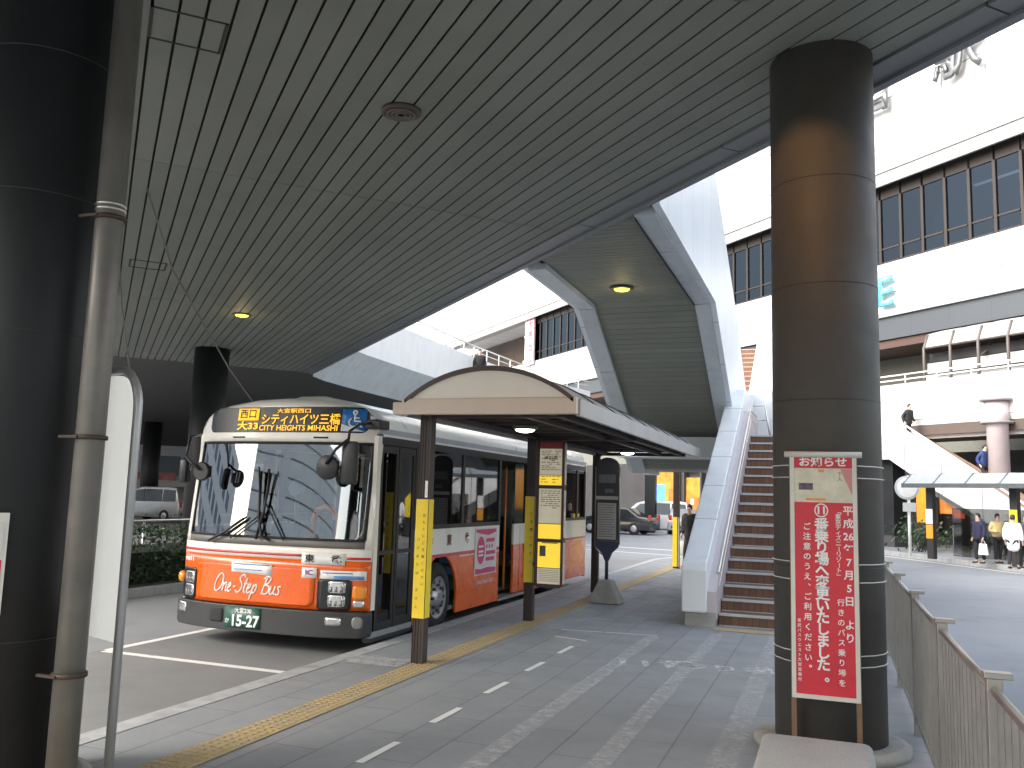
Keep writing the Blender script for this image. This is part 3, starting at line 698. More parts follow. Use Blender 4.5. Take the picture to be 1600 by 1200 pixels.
a.build('red_field', RINK, bn)
a = MB(); a.box(bx0+.018, bx1-.018, by-.012, by-.006, 1.825, 2.075); a.build('cream_field', mat('cream_paper', (.66, .62, .5), .6, 0, .2, 9), bn)
a = MB(); yy = by-.0135
a.prism([(bx1-.10, yy, 2.07), (bx1-.02, yy, 2.07), (bx1-.02, yy, 1.88)], (0, .001, 0)); a.build('pink_wedge', mat('pink_ink', (.62, .27, .27), .6, 0, .1), bn)
a = MB(); a.box(bx0+.05, bx0+.15, yy, yy+.001, 1.915, 1.965); a.build('small_picture', mat('dull_photo', (.12, .10, .13), .6, 0, .8, 30), bn)
for q_ in ((bx0+.1, bx0+.24, yy, yy+.001, 1.838, 1.855), (bx0+.19, bx0+.23, yy, yy+.001, 2.045, 2.065)): a = MB(); a.box(*q_); a.build('orange_line', mat('orange_ink', (.75, .35, .08), .6, 0, .2, 20), bn)
a = MB(); yy = by-.0145
put(a, 'お知らせ', (-.055, yy, 2.117), .075, X_, Z_, .33, bold=.025)
put(a, '平成26年7月5日 より', (.115, yy, 1.775-.49), .074, X_, Z_, .98, bold=.02, vert=True) if False else None
def vcol(chars, x, z0, pitch, h, bold=.02):
    z = z0
    for ch in chars:
        if ch == ' ': z -= pitch*.8; continue
        put(a, ch, (x, yy, z), h, X_, Z_, None, bold); z -= pitch
vcol(['平', '成', '26', '年', '7', '月', '5', '日', ' ', 'よ', 'り'], .113, 1.765, .092, .072)
put(a, '「東京ディズニーリゾート」', (.045, yy, 1.53), .042, X_, Z_, .50, .01, vert=True)
put(a, '行きのバス乗り場を', (.055, yy, .83), .052, X_, Z_, .63, .012, vert=True)
vcol(['番', '乗', 'り', '場', 'へ', '変', '更', 'い', 'た', 'し', 'ま', 'し', 'た'], -.07, 1.66, .083, .098, .03); put(a, '。', (-.02, yy, .585), .09, X_, Z_, None, .02)
put(a, '11', (-.07, yy, 1.765), .075, X_, Z_, .05, .03)
ring = MB()
for k in range(28):
    t0, t1 = 2*math.pi*k/28, 2*math.pi*(k+1)/28
    a.face([(-.07+.048*math.cos(t0), yy, 1.767+.05*math.sin(t0)), (-.07+.048*math.cos(t1), yy, 1.767+.05*math.sin(t1)), (-.07+.040*math.cos(t1), yy, 1.767+.042*math.sin(t1)), (-.07+.040*math.cos(t0), yy, 1.767+.042*math.sin(t0))])
put(a, 'ご注意のうえ、ご利用ください。', (-.172, yy, 1.14), .056, X_, Z_, 1.08, .015, vert=True)
put(a, '東武バスウエスト大宮営業所', (-.232, yy, .76), .028, X_, Z_, .45, .008, vert=True)
a.build('lettering', WINK, bn)
a = MB(); put(a, '下', (.06, yy, 2.03), .035, X_, Z_); put(a, '入', (.06, yy, 1.995), .035, X_, Z_); a.build('small_lettering', INK, bn)
for z0, z1 in ((2.16, 2.10), (2.0, 2.01), (1.37, 1.38), (1.24, 1.25), (.72, .73), (.64, .65)):
    for sgn, xe in ((-1, bx0), (1, bx1)):
        a = MB(); pts = [(xe, by+.01, z0)]
        for k in range(0, 5):
            an = -math.pi/2 + sgn*(.55+k*.32); pts.append((-.03+.412*math.cos(an), 7.37+.412*math.sin(an), z1))
        a.tube(pts, .0045, 5)
        a.build('tie_wire', mat('wire_white', (.6, .6, .58), .5), bn)

# ------------------------------------------------------------------ left: drainpipe, poster, rounded sign
pp = thing('drainpipe', (-4.11, 4.05, 0), 'grey weathered drainpipe with ring clamps beside the near black column', 'pipe')
PX, PY = -4.13, 4.06
MB().tube([(PX, PY, 0), (PX, PY, ZC+.02)], .083, 20).build('pipe', mat('pipe_grey', (.165, .155, .14), .4, .2, .25, 3, dirt=.5), pp)
for z in (.72, 2.08, 3.42):
    a = MB(); a.lathe([(.083, z-.014), (.097, z-.012), (.097, z+.012), (.083, z+.014)], (PX, PY, 0), seg=20); a.box(PX-.14, PX+.0, PY-.105, PY-.085, z-.008, z+.008)
    a.build('clamp', mat('clamp_rust', (.06, .04, .03), .6, .3, .3, 20), pp)
a = MB()
for z in (3.47, 3.50): a.lathe([(.083, z-.008), (.092, z), (.083, z+.008)], (PX, PY, 0), seg=20)
a.build('collar', STEEL, pp)
# framed notice on the black column, facing the camera
n_ = Vector((4.76, -4.1, 0)).normalized(); tx = Vector((-n_.y, n_.x, 0)); 
po = thing('notice_board', tuple(Vector((-4.76, 4.1, 1.4))+n_*.45), 'small white and red framed notice on the near black column', 'notice')
c0 = Vector((-4.76, 4.1, 1.345))+n_*.445 - tx*.165
a = MB(); a.obox(c0, tx*.17, n_*.008, Z_*.285); a.build('frame', mat('frame_white', (.66, .65, .6), .5), po)
a = MB(); a.obox(c0+n_*.010-Z_*.1, tx*.15, n_*.003, Z_*.12); a.build('red_field', RINK, po)
a = MB(); a.obox(c0+n_*.010+Z_*.14, tx*.15, n_*.003, Z_*.095); a.build('paper', mat('paper', (.6, .58, .55), .7), po)
for zz in (-.04, -.15): a = MB(); a.lathe([(.035, 0), (.05, .0), (.05, .003), (.035, .003)], c0+n_*.0135+tx*.06+Z_*zz, n_, 20); a.build('round_mark', WINK, po)
# white sign with rounded top
sg = thing('sign_panel', (-4.03, 4.34, 0), 'white sign panel with rounded top in a grey frame behind the drainpipe', 'sign')
pr_ = Vector((-4.055, 4.34, 0)); dr = Vector((-.94, .34, 0)).normalized(); nn = Vector((dr.y, -dr.x, 0))
if nn.dot(Vector((0, 0, 0))-pr_) < 0: nn = -nn
W_ = .82; zt = 2.54; rr = .26
arc = [(rr-rr*math.cos(a_), zt-rr+rr*math.sin(a_)) for a_ in [k*math.pi/2/8 for k in range(9)]]
outl = [(0, 0)] + arc; outl2 = [(W_-x, z) for x, z in arc[::-1]] + [(W_, 0)]
a = MB(); a.tube([pr_+dr*x+Z_*z for x, z in outl+outl2], .028, 10); a.build('frame', mat('sign_frame', (.45, .46, .47), .4, .5, .08), sg)
inn = [(.04, .86)] + [(.04+(x)*.93, z-.035) for x, z in arc] + [(W_-.04-(x)*.93, z-.035) for x, z in arc[::-1]] + [(W_-.04, .86)]
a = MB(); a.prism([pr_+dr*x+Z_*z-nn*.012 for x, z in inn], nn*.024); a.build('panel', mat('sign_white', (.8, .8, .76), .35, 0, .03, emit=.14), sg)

# ------------------------------------------------------------------ arched bus shelter
sh = thing('bus_shelter', (-3.4, 12.8, 0), 'brown bus shelter with cream arched gable and yellow sheeted posts', 'bus shelter')
SX0, SX1, SY0, SY1 = -4.36, -2.40, 8.5, 17.3
ez0, ez1 = 2.635, 2.815
XM = (SX0+SX1)/2; HALF = (SX1-SX0)/2-.03; RISE = .345
def arch(x): q = (x-XM)/HALF; rad = (HALF**2+RISE**2)/(2*RISE); return ez1-.01 + math.sqrt(max(0, rad**2-(q*HALF)**2)) - (rad-RISE)
xs = [XM-HALF+2*HALF*k/28 for k in range(29)]
a = MB(); a.prism([(x, SY0+.03, arch(x)-.03) for x in xs] , (0, .03, 0)); a.build('gable', CREAM, sh)
a = MB()
for x0, x1 in zip(xs, xs[1:]): a.hexa([(x0, SY0, arch(x0)-.045), (x1, SY0, arch(x1)-.045), (x1, SY0+.07, arch(x1)-.045), (x0, SY0+.07, arch(x0)-.045)], [(x0, SY0, arch(x0)+.005), (x1, SY0, arch(x1)+.005), (x1, SY0+.07, arch(x1)+.005), (x0, SY0+.07, arch(x0)+.005)])
a.build('arch_trim', BROWN2, sh)
a = MB(); a.box(SX0, SX1, SY0, SY0+.09, ez0+.008, ez1); a.build('front_beam', mat('front_beam_tan', (.66, .55, .46), .5, 0, .06, 2, dirt=.05), sh, .012)
a = MB(); a.box(SX0-.14, SX0-.012, SY0+.06, SY0+.3, ez0+.01, ez1-.03); a.build('gutter_box', mat('front_beam_tan', (.58, .46, .38)), sh, .012)
ROOF = mat('roof_sheet', (.34, .34, .34), .45, .3, .1, 2, dirt=.25)
a = MB()
for x0, x1 in zip(xs, xs[1:]): a.hexa([(x0, SY0+.07, arch(x0)-.03), (x1, SY0+.07, arch(x1)-.03), (x1, SY1, arch(x1)-.03), (x0, SY1, arch(x0)-.03)], [(x0, SY0+.07, arch(x0)), (x1, SY0+.07, arch(x1)), (x1, SY1, arch(x1)), (x0, SY1, arch(x0))])
a.build('roof', ROOF, sh)
a = MB()
for k in range(1, 9):
    y = SY0+k*(SY1-SY0)/9
    a.tube([(x, y, arch(x)+.004) for x in xs], .014, 5)
a.build('roof_seam', mat('roof_seam', (.10, .09, .09), .6), sh)
a = MB(); a.box(SX1-.03, SX1+.02, SY0+.092, SY1, ez0-.005, ez1-.01); a.box(SX0-.02, SX0+.03, SY0+.092, SY1, ez0-.005, ez1-.01); a.build('eave_fascia', mat('eave_grey', (.40, .39, .38), .45, .2, .1, dirt=.2), sh)
a = MB(); a.box(SX0+.03, SX1-.03, SY0+.1, SY1, ez1-.05, ez1-.03)
for k in range(1, 14): a.box(SX0+.035, SX1-.035, SY0+.1+k*.62, SY0+.16+k*.62, ez1-.12, ez1-.052)
for x in (SX0+.25, XM+.3, SX1-.3): a.box(x-.04, x+.04, SY0+.1, SY1, ez1-.17, ez1-.122)
a.build('underside', mat('under_brown', (.05, .04, .036), .55, 0, .1), sh)
PSX = -4.17
for k, y in enumerate((8.8, 12.45, 16.9)):
    a = MB(); wv = .064; PSX = -4.17 if k < 2 else -4.33
    a.box(PSX-wv, PSX+wv, y-wv, y+wv, 0, 2.69)
    for q in range(-2, 3): a.box(PSX+q*.025-.006, PSX+q*.034+.006, y-wv-.008, y-wv, 0, 2.69)
    a.box(PSX-.05, SX1-.2, y-.04, y+.04, 2.63, 2.69) 
    po_ = a.build('post', BROWN, sh)
    if k < 2:
        z0, z1 = ((.48, 1.74), (.56, 1.80))[k]
        a = MB(); a.box(PSX-wv-.006, PSX+wv+.006, y-wv-.013, y+wv+.006, z0, z1); ys_ = a.build('yellow_sheet', YEL, po_)
        a = MB()
        if k == 0:
            put(a, '足もとにご注意ください', (PSX+.032, y-wv-.0145, 1.2), .036, X_, Z_, .8, .008, vert=True)
            put(a, 'バスのりば きけん', (PSX-.028, y-wv-.0145, .95), .036, X_, Z_, .8, .008, vert=True)
        else: put(a, 'ご注意ください', (PSX+.03, y-wv-.0145, 1.2), .05, X_, Z_, .8, .01, vert=True)
        a.build('lettering', INK, ys_)
        a = MB(); a.box(PSX+.03, PSX+.06, y-wv-.02, y-wv-.012, z1+.02, z1+.2)
        if k == 0: a.build('white_tag', WINK, po_)
        else: a.bm.free()
for (x, y, lb) in ((-3.42, 9.9, 'lit oval lamp under the front of the arched shelter roof'), (-3.3, 15.0, 'small lit lamp deep under the arched shelter roof')):
    l = thing('shelter_lamp', (x, y, 2.6), lb, 'lamp', None)
    MB().lathe([(.15, .03), (.15, -.01), (.13, -.03)], (x, y, 2.62), seg=20).build('housing', mat('lamp_rim', (.1, .1, .09)), l)
    a = MB(); a.lathe([(.12, -.028), (.10, -.05), (.04, -.065)], (x, y, 2.62), seg=20); a.build('bulb', mat('lamp_white', (1, .95, .75), .5, var=0, emit=2.5), l)

PSX = -4.17
# timetable cabinet hanging by the second post
tt = thing('timetable_board', (-3.86, 12.4, .5), 'tall timetable cabinet with yellow and cream sheets beside the shelter post', 'timetable')
tx0, tx1, ty, tz0, tz1 = -4.04, -3.64, 12.30, .53, 2.61
FR = mat('maroon_frame', (.06, .025, .025), .4, .2, .1)
a = MB(); a.box(tx0, tx1, ty+.012, ty+.15, tz0, tz1); a.build('cabinet', FR, tt)
a = MB()
zs = [tz0, 1.18, 1.94, tz1]
for x in (tx0-.012, tx1-.02): a.box(x, x+.032, ty-.02, ty+.011, tz0, tz1)
for z in zs: a.box(tx0+.02, tx1-.02, ty-.02, ty+.011, z-.018, z+.018)
a.build('frame', FR, tt)
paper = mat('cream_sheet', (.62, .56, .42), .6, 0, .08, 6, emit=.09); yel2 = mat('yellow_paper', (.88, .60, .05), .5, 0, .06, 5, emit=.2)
a = MB(); X0, X1 = tx0+.03, tx1-.03; yf = ty+.008
a.bm.free()
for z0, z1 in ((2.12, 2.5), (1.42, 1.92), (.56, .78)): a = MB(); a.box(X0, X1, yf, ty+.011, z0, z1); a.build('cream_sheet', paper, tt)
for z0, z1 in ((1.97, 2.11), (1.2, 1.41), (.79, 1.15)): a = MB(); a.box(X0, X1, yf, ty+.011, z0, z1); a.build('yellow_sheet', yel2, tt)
a = MB(); a.box(X0, X1, yf, ty+.011, 2.505, 2.59); a.build('red_header', mat('dull_red', (.35, .05, .05), .5), tt)
a = MB()
random.seed(3)
for z in [2.46-.027*i for i in range(11)] + [1.88-.03*i for i in range(9)] + [2.09, 2.05, 2.01]:
    x = X0+.03
    while x < X1-.04:
        l_ = random.uniform(.02, .07)
        if random.random() < .75: a.box(x, min(x+l_, X1-.02), yf-.002, yf-.0005, z, z+.010)
        x += l_+.015
a.box(X0+.03, X0+.12, yf-.002, yf-.0005, .95, 1.1); a.box(X0+.06, X1-.04, yf-.002, yf-.0005, 1.135, 1.148)
for z in [.75-.025*i for i in range(7)]: a.box(X0+.02, X1-.02, yf-.002, yf-.0005, z, z+.006)
a.build('printed_lines', mat('print_grey', (.13, .11, .1), .7), tt)
a = MB(); put(a, 'のりば案内', (-3.84, yf-.001, 2.55), .06, X_, Z_, .26, .01); put(a, '時刻表', (-3.84, yf-.001, 2.36), .07, X_, Z_, .2, .015); a.build('lettering', mat('print_red', (.30, .04, .03), .6), tt)
a = MB()
for z0, z1 in ((1.98, 2.58), (1.22, 1.9), (.56, 1.15)): a.box(tx1+.001, tx1+.006, ty+.03, ty+.13, z0, z1)
a.build('side_sheet', mat('side_sheet', (.55, .45, .35), .5, 0, .5, 4), tt)
a = MB(); a.box(PSX+.064, tx0, 12.37, 12.42, 2.3, 2.35); a.box(PSX+.064, tx0, 12.37, 12.42, .8, .85); a.build('bracket', BROWN, tt)

# bus stop pole sign on a concrete base
bs = thing('bus_stop_sign', (-3.7, 15.3, 0), 'dark blue round topped bus stop sign standing on a concrete base', 'bus stop sign')
a = MB(); a.hexa([(-3.99, 15.05, 0), (-3.43, 15.05, 0), (-3.43, 15.55, 0), (-3.99, 15.55, 0)], [(-3.82, 15.18, .4), (-3.6, 15.18, .4), (-3.6, 15.42, .4), (-3.82, 15.42, .4)]); a.build('base', CONC, bs, .03)
a = MB(); a.tube([(-3.71, 15.3, .38), (-3.71, 15.3, .9)], .03, 10); a.build('pole', NAVY, bs)
a = MB(); a.prism([(-3.74, 15.26, .72), (-3.68, 15.26, .72), (-3.62, 15.26, .86), (-3.51, 15.26, .96), (-3.51, 15.26, 1.06), (-3.91, 15.26, 1.06), (-3.91, 15.26, .96), (-3.80, 15.26, .86)], (0, .09, 0)); a.build('funnel', NAVY, bs)
bo = [(-3.91, 1.065), (-3.51, 1.065)] + [(-3.71+.2*math.cos(k*math.pi/14), 2.36+.16*math.sin(k*math.pi/14)) for k in range(15)]
a = MB(); a.prism([(x, 15.26, z) for x, z in bo], (0, .09, 0)); a.build('board', mat('board_dark', (.035, .035, .045), .4), bs)
a = MB(); 
for x in (-3.925, -3.495): a.tube([(x, 15.3, 1.0), (x, 15.3, 2.36)], .014, 8)
a.tube([(-3.925, 15.3, 1.0), (-3.90, 15.27, .93), (-3.78, 15.25, .82)], .014, 8); a.box(-3.91, -3.51, 15.245, 15.258, 1.78, 1.84); a.build('trim', mat('trim_silver', (.45, .44, .42), .4, .6), bs)
a = MB(); a.box(-3.875, -3.545, 15.248, 15.259, 1.09, 1.72); a.build('paper', mat('grey_sheet', (.40, .38, .36), .5, 0, .1, 6), bs)
a = MB(); a.box(-3.86, -3.56, 15.25, 15.259, 2.07, 2.22); a.box(-3.75, -3.6, 15.25, 15.259, 1.9, 1.97); a.build('label_strip', mat('dim_strip', (.13, .13, .14), .5, 0, .2, 10), bs)
a = MB()
for k in range(14): a.box(-3.86, -3.57-.02*(k % 3), 15.2465, 15.2475, 1.68-k*.042, 1.69-k*.042)
a.build('printed_lines', mat('print_grey', (.13, .11, .1)), bs)

# striped warning pole at the end of the platform
yp = thing('warning_pole', (-3.89, 23.95, 0), 'slim dark pole with yellow lower sleeve beyond the bus stop sign', 'pole')
a = MB(); a.box(-3.99, -3.83, 23.87, 24.03, 0, 2.75); a.build('pole', BROWN, yp)
a = MB(); a.box(-4.0, -3.88, 23.855, 24.045, .05, 1.35); a.build('yellow_sleeve', YEL, yp)
a = MB(); a.box(-3.862, -3.82, 23.855, 23.869, .05, 1.35); a.build('pale_edge', GREYM, yp)

# ------------------------------------------------------------------ planting, rail, cables on the left
random.seed(11)
hg = thing('hedge', (-12.9, 16, RZ), 'dark green clipped hedge in the bed left of the orange bus', 'hedge')
a = MB(); a.box(-13.7, -12.1, 7.6, 29.3, RZ+.14, .55); a.build('stems', mat('hedge_core', (.012, .02, .01), .9, 0, .4, 6), hg)
a = MB()
for _ in range(15000):
    y = random.uniform(7.4, 29.5); side = random.random()
    h = .86+.07*math.sin(y*2.3)+.05*math.sin(y*5.1+1)
    if side < .55: x = -12.05+random.gauss(0, .05); z = random.uniform(RZ+.12, h)
    elif side < .9: x = random.uniform(-13.8, -12.0); z = h+random.gauss(0, .05)
    else: x = random.uniform(-13.7, -12.05); z = random.uniform(0.1, h)
    c = Vector((x, y, z)); l_ = random.uniform(.03, .065)
    n1 = Vector((random.gauss(.5, .7), random.gauss(-.2, .7), random.gauss(.5, .7))).normalized(); t1 = n1.orthogonal().normalized(); t1.rotate(__import__('mathutils').Quaternion(n1, random.uniform(0, 6.3))); t2 = n1.cross(t1)
    a.face([c-t1*l_, c+t2*l_*.45, c+t1*l_, c-t2*l_*.45])
a.build('foliage', 'leaf', hg)
hf = thing('guard_rail', (-14.1, 16, RZ), 'low grey pipe rail along the back of the hedge', 'rail')
a = MB(); a.tube([(-14.05, 7.3, 1.03), (-14.05, 29.8, 1.03)], .03, 8); a.build('rail', STEEL, hf)
a = MB()
for k in range(12): a.tube([(-14.05, 7.5+k*2, RZ+.1), (-14.05, 7.5+k*2, 1.03)], .028, 8)
a.build('posts', STEEL, hf)
for pts, lb in (([(-7.9, 8.3, ZC), (-8.3, 9.3, 4.7), (-9.2, 11.8, 3.7), (-10.6, 15.4, 2.75), (-11.5, 18.4, 2.3)], 'thin grey cable sagging from the soffit towards the bus roof'),
                ([(-9.6, 9.6, ZC), (-9.75, 9.95, 4.4), (-9.9, 10.4, 3.4), (-10.0, 10.8, 2.6)], 'thin dark cable dropping from the soffit beside the white sign panel')):
    tag(MB().tube(pts, .012, 6).build('cable', mat('cable_grey', (.16, .15, .15), .6)), lb, 'cable', None)

# far left buildings beyond the deck
fb = thing('distant_building', (-62, 66, 0), 'distant pale building with pink and white signs beyond the hedge', 'building')
a = MB(); d1 = Vector((.75, .66, 0)); d2_ = Vector((-.66, .75, 0)); c0 = Vector((-64, 62, 0))
a.obox(c0+d2_*6, d1*26, d2_*6, Z_*8); a.build('wall', mat('far_white', (.75, .75, .76), .6, 0, .1), fb)
for k in range(10):
    for z in (3.6, 7.2, 10.8): a = MB(); a.obox(c0+d1*(-22+k*4.8)-d2_*.06+Z_*z, d1*1.7, d2_*.06, Z_*.9); a.build('window', mat('far_window', (.2, .25, .3), .2), fb)
for k in range(7): a = MB(); a.obox(c0+d1*(-20+k*6.5)-d2_*.2+Z_*2.6, d1*2.2, d2_*.15, Z_*.35); a.build('pink_sign', mat('far_pink', (.65, .25, .28), .5, 0, .6, .5), fb)
a = MB(); a.obox(c0+d1*-1-d2_*.7+Z_*.8, d1*2.1, d2_*.4, Z_*.75); a.obox(c0+d1*7-d2_*.7+Z_*.8, d1*1.4, d2_*.4, Z_*.75); a.build('orange_awning', mat('far_orange', (.75, .28, .05), .5, 0, .5, .8), fb)
lb_ = thing('distant_building', (-95, 20, 0), 'long pale office block at the far left edge of the street', 'building')
a = MB(); a.box(-110, -80, -60, 44, 0, 22); a.build('wall', mat('far_white', (.75, .75, .76)), lb_)
for k in range(12):
    for f_ in range(5): a = MB(); a.box(-80.001, -79.95, -52+k*8, -47+k*8, 2.5+f_*4, 4.6+f_*4); a.build('window', mat('far_window', (.2, .25, .3)), lb_)
bb = thing('distant_building', (-18, -17, 0), 'pale banded building across the street behind the camera', 'building')
d1 = Vector((.82, -.57, 0)).normalized(); c0 = Vector((-22.5, -21, 0))+d1*5; d2_ = Vector((-d1.y, d1.x, 0)); d2_ = -d2_ if d2_.dot(Vector((1, 1, 0))) < 0 else d2_
a = MB(); a.obox(c0-d2_*5+Z_*6, d1*12.5, d2_*4.9, Z_*6); a.build('wall', mat('band_dark', (.03, .03, .03), .7), bb)
a = MB()
for k in range(12): a.obox(c0+Z_*(.45+k*1.0), d1*12.5, d2_*.1, Z_*.455)
a.build('cladding_bands', mat('band_pale', (.78, .81, .78), .5, 0, .12, .3), bb)
a = MB()
for k in range(3): a.obox(c0+d1*(-9+k*10)+d2_*.15+Z_*6, d1*.5, d2_*.1, Z_*6); 
a.build('pilasters', mat('far_white', (.75, .75, .76)), bb)

# ------------------------------------------------------------------ cars
def car(name, loc, rz, label, paint, prof, win, length, width, group=None):
    """profile along x (front = +x), built round the origin then turned"""
    c = thing(name, (0, 0, 0), label, 'car', group); hw = width/2
    a = MB(); n = len(prof)
    lo = [a.bm.verts.new((x, -hw*f, z)) for x, z, f in prof]; hi = [a.bm.verts.new((x, hw*f, z)) for x, z, f in prof]
    a.bm.faces.new(lo[::-1]); a.bm.faces.new(hi)
    for i in range(n): a.bm.faces.new((lo[i], lo[(i+1) % n], hi[(i+1) % n], hi[i]))
    a.build('body', paint, c, .05, True, 3)
    W = mat('car_glass', (.015, .018, .02), .08, 0, 0, spec=.8)
    for s_ in (-1, 1):
        a = MB()
        for pol in win: a.prism([(x, s_*(hw*f+.012), z) for x, z, f in pol], (0, -s_*.02, 0))
        a.build('side_window', W, c)
    for s_ in (-1, 1):
        for x in (length*.30, -length*.29):
            b_ = MB(); b_.lathe([(.19, 0), (.32, .0), (.335, .05), (.335, .16), (.32, .2)], (x, s_*(hw+.015), .335), (0, -s_, 0), 24); wh = b_.build('wheel', RUBBER, c)
            b_ = MB(); b_.lathe([(.02, -.01), (.17, -.005), (.195, .012), (.2, .03)], (x, s_*(hw+.015), .335), (0, -s_, 0), 18); b_.build('rim', GREYM, wh)
        b_ = MB(); b_.obox((length/2-.12, s_*(hw-.28), .72), (.1, 0, 0), (0, .16, 0), (0, 0, .08)); b_.build('headlight', mat('lamp_clear', (.7, .72, .75), .1, .3), c)
        b_ = MB(); b_.obox((-length/2+.05, s_*(hw-.13), .95), (.06, 0, 0), (0, .08, 0), (0, 0, .15)); b_.build('tail_light', mat('lamp_red', (.4, .02, .02), .2), c)
    b_ = MB(); b_.obox((length/2-.02, 0, .45), (.04, 0, 0), (0, hw*.8, 0), (0, 0, .08)); b_.obox((-length/2+.02, 0, .45), (.04, 0, 0), (0, hw*.8, 0), (0, 0, .08)); b_.build('bumper', mat('bumper_dark', (.06, .06, .065), .5), c)
    c.location = loc; c.rotation_euler = (0, 0, rz); c['group'] = 'parked cars'; return c
VAN = [(-2.3, .25, 1), (-2.32, .9, 1), (-2.2, 1.35, .97), (-2.0, 1.82, .85), (-1.6, 1.88, .84), (.4, 1.86, .84), (.9, 1.72, .85), (1.6, 1.12, .95), (2.2, .95, .93), (2.33, .7, .95), (2.33, .25, .95)]
VW = [[(-2.05, 1.12, 1), (-1.95, 1.7, .89), (-1.15, 1.74, .88), (-1.15, 1.1, 1)], [(-1.05, 1.1, 1), (-1.05, 1.74, .88), (.05, 1.74, .88), (.05, 1.08, 1)], [(.13, 1.08, 1), (.13, 1.74, .88), (.72, 1.66, .88), (1.35, 1.1, .99)]]
SED = [(-2.2, .25, 1), (-2.22, .8, 1), (-2.05, .95, .97), (-1.5, 1.0, .93), (-.9, 1.42, .8), (.3, 1.46, .8), (1.0, 1.02, .92), (1.9, .86, .93), (2.2, .65, .95), (2.2, .25, .95)]
SW = [[(-1.35, .98, .97), (-.85, 1.36, .86), (-.35, 1.38, .86), (-.35, .95, .99)], [(-.27, .95, .99), (-.27, 1.38, .86), (.22, 1.38, .86), (.85, .98, .97)]]
silver = mat('paint_silver', (.42, .43, .44), .3, .5, .05, coat=.6); wht = mat('paint_white', (.75, .75, .75), .25, 0, .04, coat=.6); blk = mat('paint_black', (.02, .02, .022), .2, 0, .05, coat=.8)
car('parked_car', (-34.6, 39.0, RZ), R(178), 'silver minivan with dark side windows beyond the hedge', silver, VAN, VW, 4.65, 1.75)
car('parked_car', (-35.8, 34.6, RZ), R(20), 'pale car nosing out beside the white sign panel, ahead of the silver minivan', wht, VAN, VW, 4.65, 1.75)
car('parked_car', (-11.3, 49, RZ), R(172), 'black sedan seen between the bus stop sign and the dark far column', blk, SED, SW, 4.4, 1.75)
car('parked_car', (-10.2, 53.5, RZ), R(190), 'white van parked behind the black sedan before the lit shops', wht, VAN, VW, 4.65, 1.75)
car('parked_car', (-8.2, 52.5, RZ), R(100), 'pale car half hidden behind the slim pole with yellow sleeve', silver, SED, SW, 4.4, 1.75)
dc = thing('column', (-10.05, 52, 0), 'square dark pillar in front of the lit shops beyond the road', 'column')
a = MB(); a.box(-10.35, -9.75, 51.9, 52.5, RZ, 5); a.build('shaft', BLKC, dc)

# ------------------------------------------------------------------ far right: glass roofed shelter, round sign, signs
fs = thing('bus_shelter', (4.6, 34.2, 0), 'far bus shelter with low glass roof where people wait', 'bus shelter')
A0, A1 = Vector((2.95, 35.2, 0)), Vector((9.2, 28.9, 0)); dd = (A1-A0).normalized(); nn2 = Vector((dd.y, -dd.x, 0))
a = MB(); pr = [(-1.0, 2.62), (-.5, 2.95), (.3, 2.95), (.75, 2.58)]
for (p0, z0), (p1, z1) in zip(pr, pr[1:]):
    q = [A0+nn2*p0+Z_*z0, A1+nn2*p0+Z_*z0, A1+nn2*p1+Z_*z1, A0+nn2*p1+Z_*z1]; a.prism(q, (0, 0, .03))
a.build('roof', mat('glass_roof', (.24, .26, .28), .25, 0, .05), fs)
a = MB()
for k in range(8):
    b0 = A0+dd*(k*1.25+.02); a.tube([b0+nn2*p+Z_*(z+.02) for p, z in pr], .035, 6)
for p, z in ((-1.0, 2.6), (.75, 2.55)):
    a.obox(A0.lerp(A1, .5)+nn2*p+Z_*z, dd*4.45, nn2*.05, Z_*.075)
a.build('roof_frame', mat('roof_grey', (.10, .11, .12), .4, .3), fs)
for k, t0 in enumerate((.55, 3.75, 6.95)):
    b0 = A0+dd*t0
    a = MB(); a.obox(b0+Z_*1.3, dd*.13, nn2*.09, Z_*1.3); po_ = a.build('post', mat('post_black', (.03, .028, .028), .5), fs)
    if k == 0:
        a = MB(); a.obox(b0+nn2*.1+Z_*1.48, dd*.135, nn2*.012, Z_*.26); a.build('white_notice', WINK, po_)
        a = MB(); a.obox(b0+nn2*.1+Z_*.95, dd*.135, nn2*.012, Z_*.24); a.build('orange_notice', mat('orange_sheet', (.75, .32, .03), .5, 0, .05), po_)
    else:
        a = MB(); a.obox(b0+nn2*.1+Z_*1.3, dd*.135, nn2*.012, Z_*.5); a.build('yellow_notice', YEL, po_)
a = MB(); a.obox(A0+dd*2.2-nn2*.9+Z_*.95, dd*1.5, nn2*.02, Z_*.85); a.obox(A0+dd*5.4-nn2*.9+Z_*.95, dd*1.5, nn2*.02, Z_*.85); a.build('back_screen', glass('screen_glass', (.5, .5, .48), .05), fs)
rs_ = thing('road_sign', (2.72, 36.1, 0), 'round pale sign on a white post before the far pavement', 'sign')
a = MB(); a.tube([(2.72, 36.1, 0), (2.72, 36.1, 2.95)], .055, 10); a.build('post', mat('post_white', (.75, .75, .74), .4), rs_)
a = MB(); a.lathe([(.44, 0), (.44, .03)], (2.66, 36.02, 2.5), (.2, -1, 0), 28); a.build('disc', mat('disc_grey', (.40, .42, .44), .5, .2, .1, 4), rs_)
a = MB(); a.lathe([(.36, 0), (.36, .008)], (2.665, 35.985, 2.5), (.2, -1, 0), 28); a.build('disc_face', mat('disc_pale', (.58, .6, .6), .5, 0, .1, 4), rs_)
a = MB(); a.box(2.5, 2.95, 35.95, 35.98, 1.62, 1.95); a.build('plate', mat('disc_grey', (.40, .42, .44)), rs_)
kk = thing('advert_board', (3.6, 42, 0), 'tall orange lit board standing behind the round pale sign', 'board')
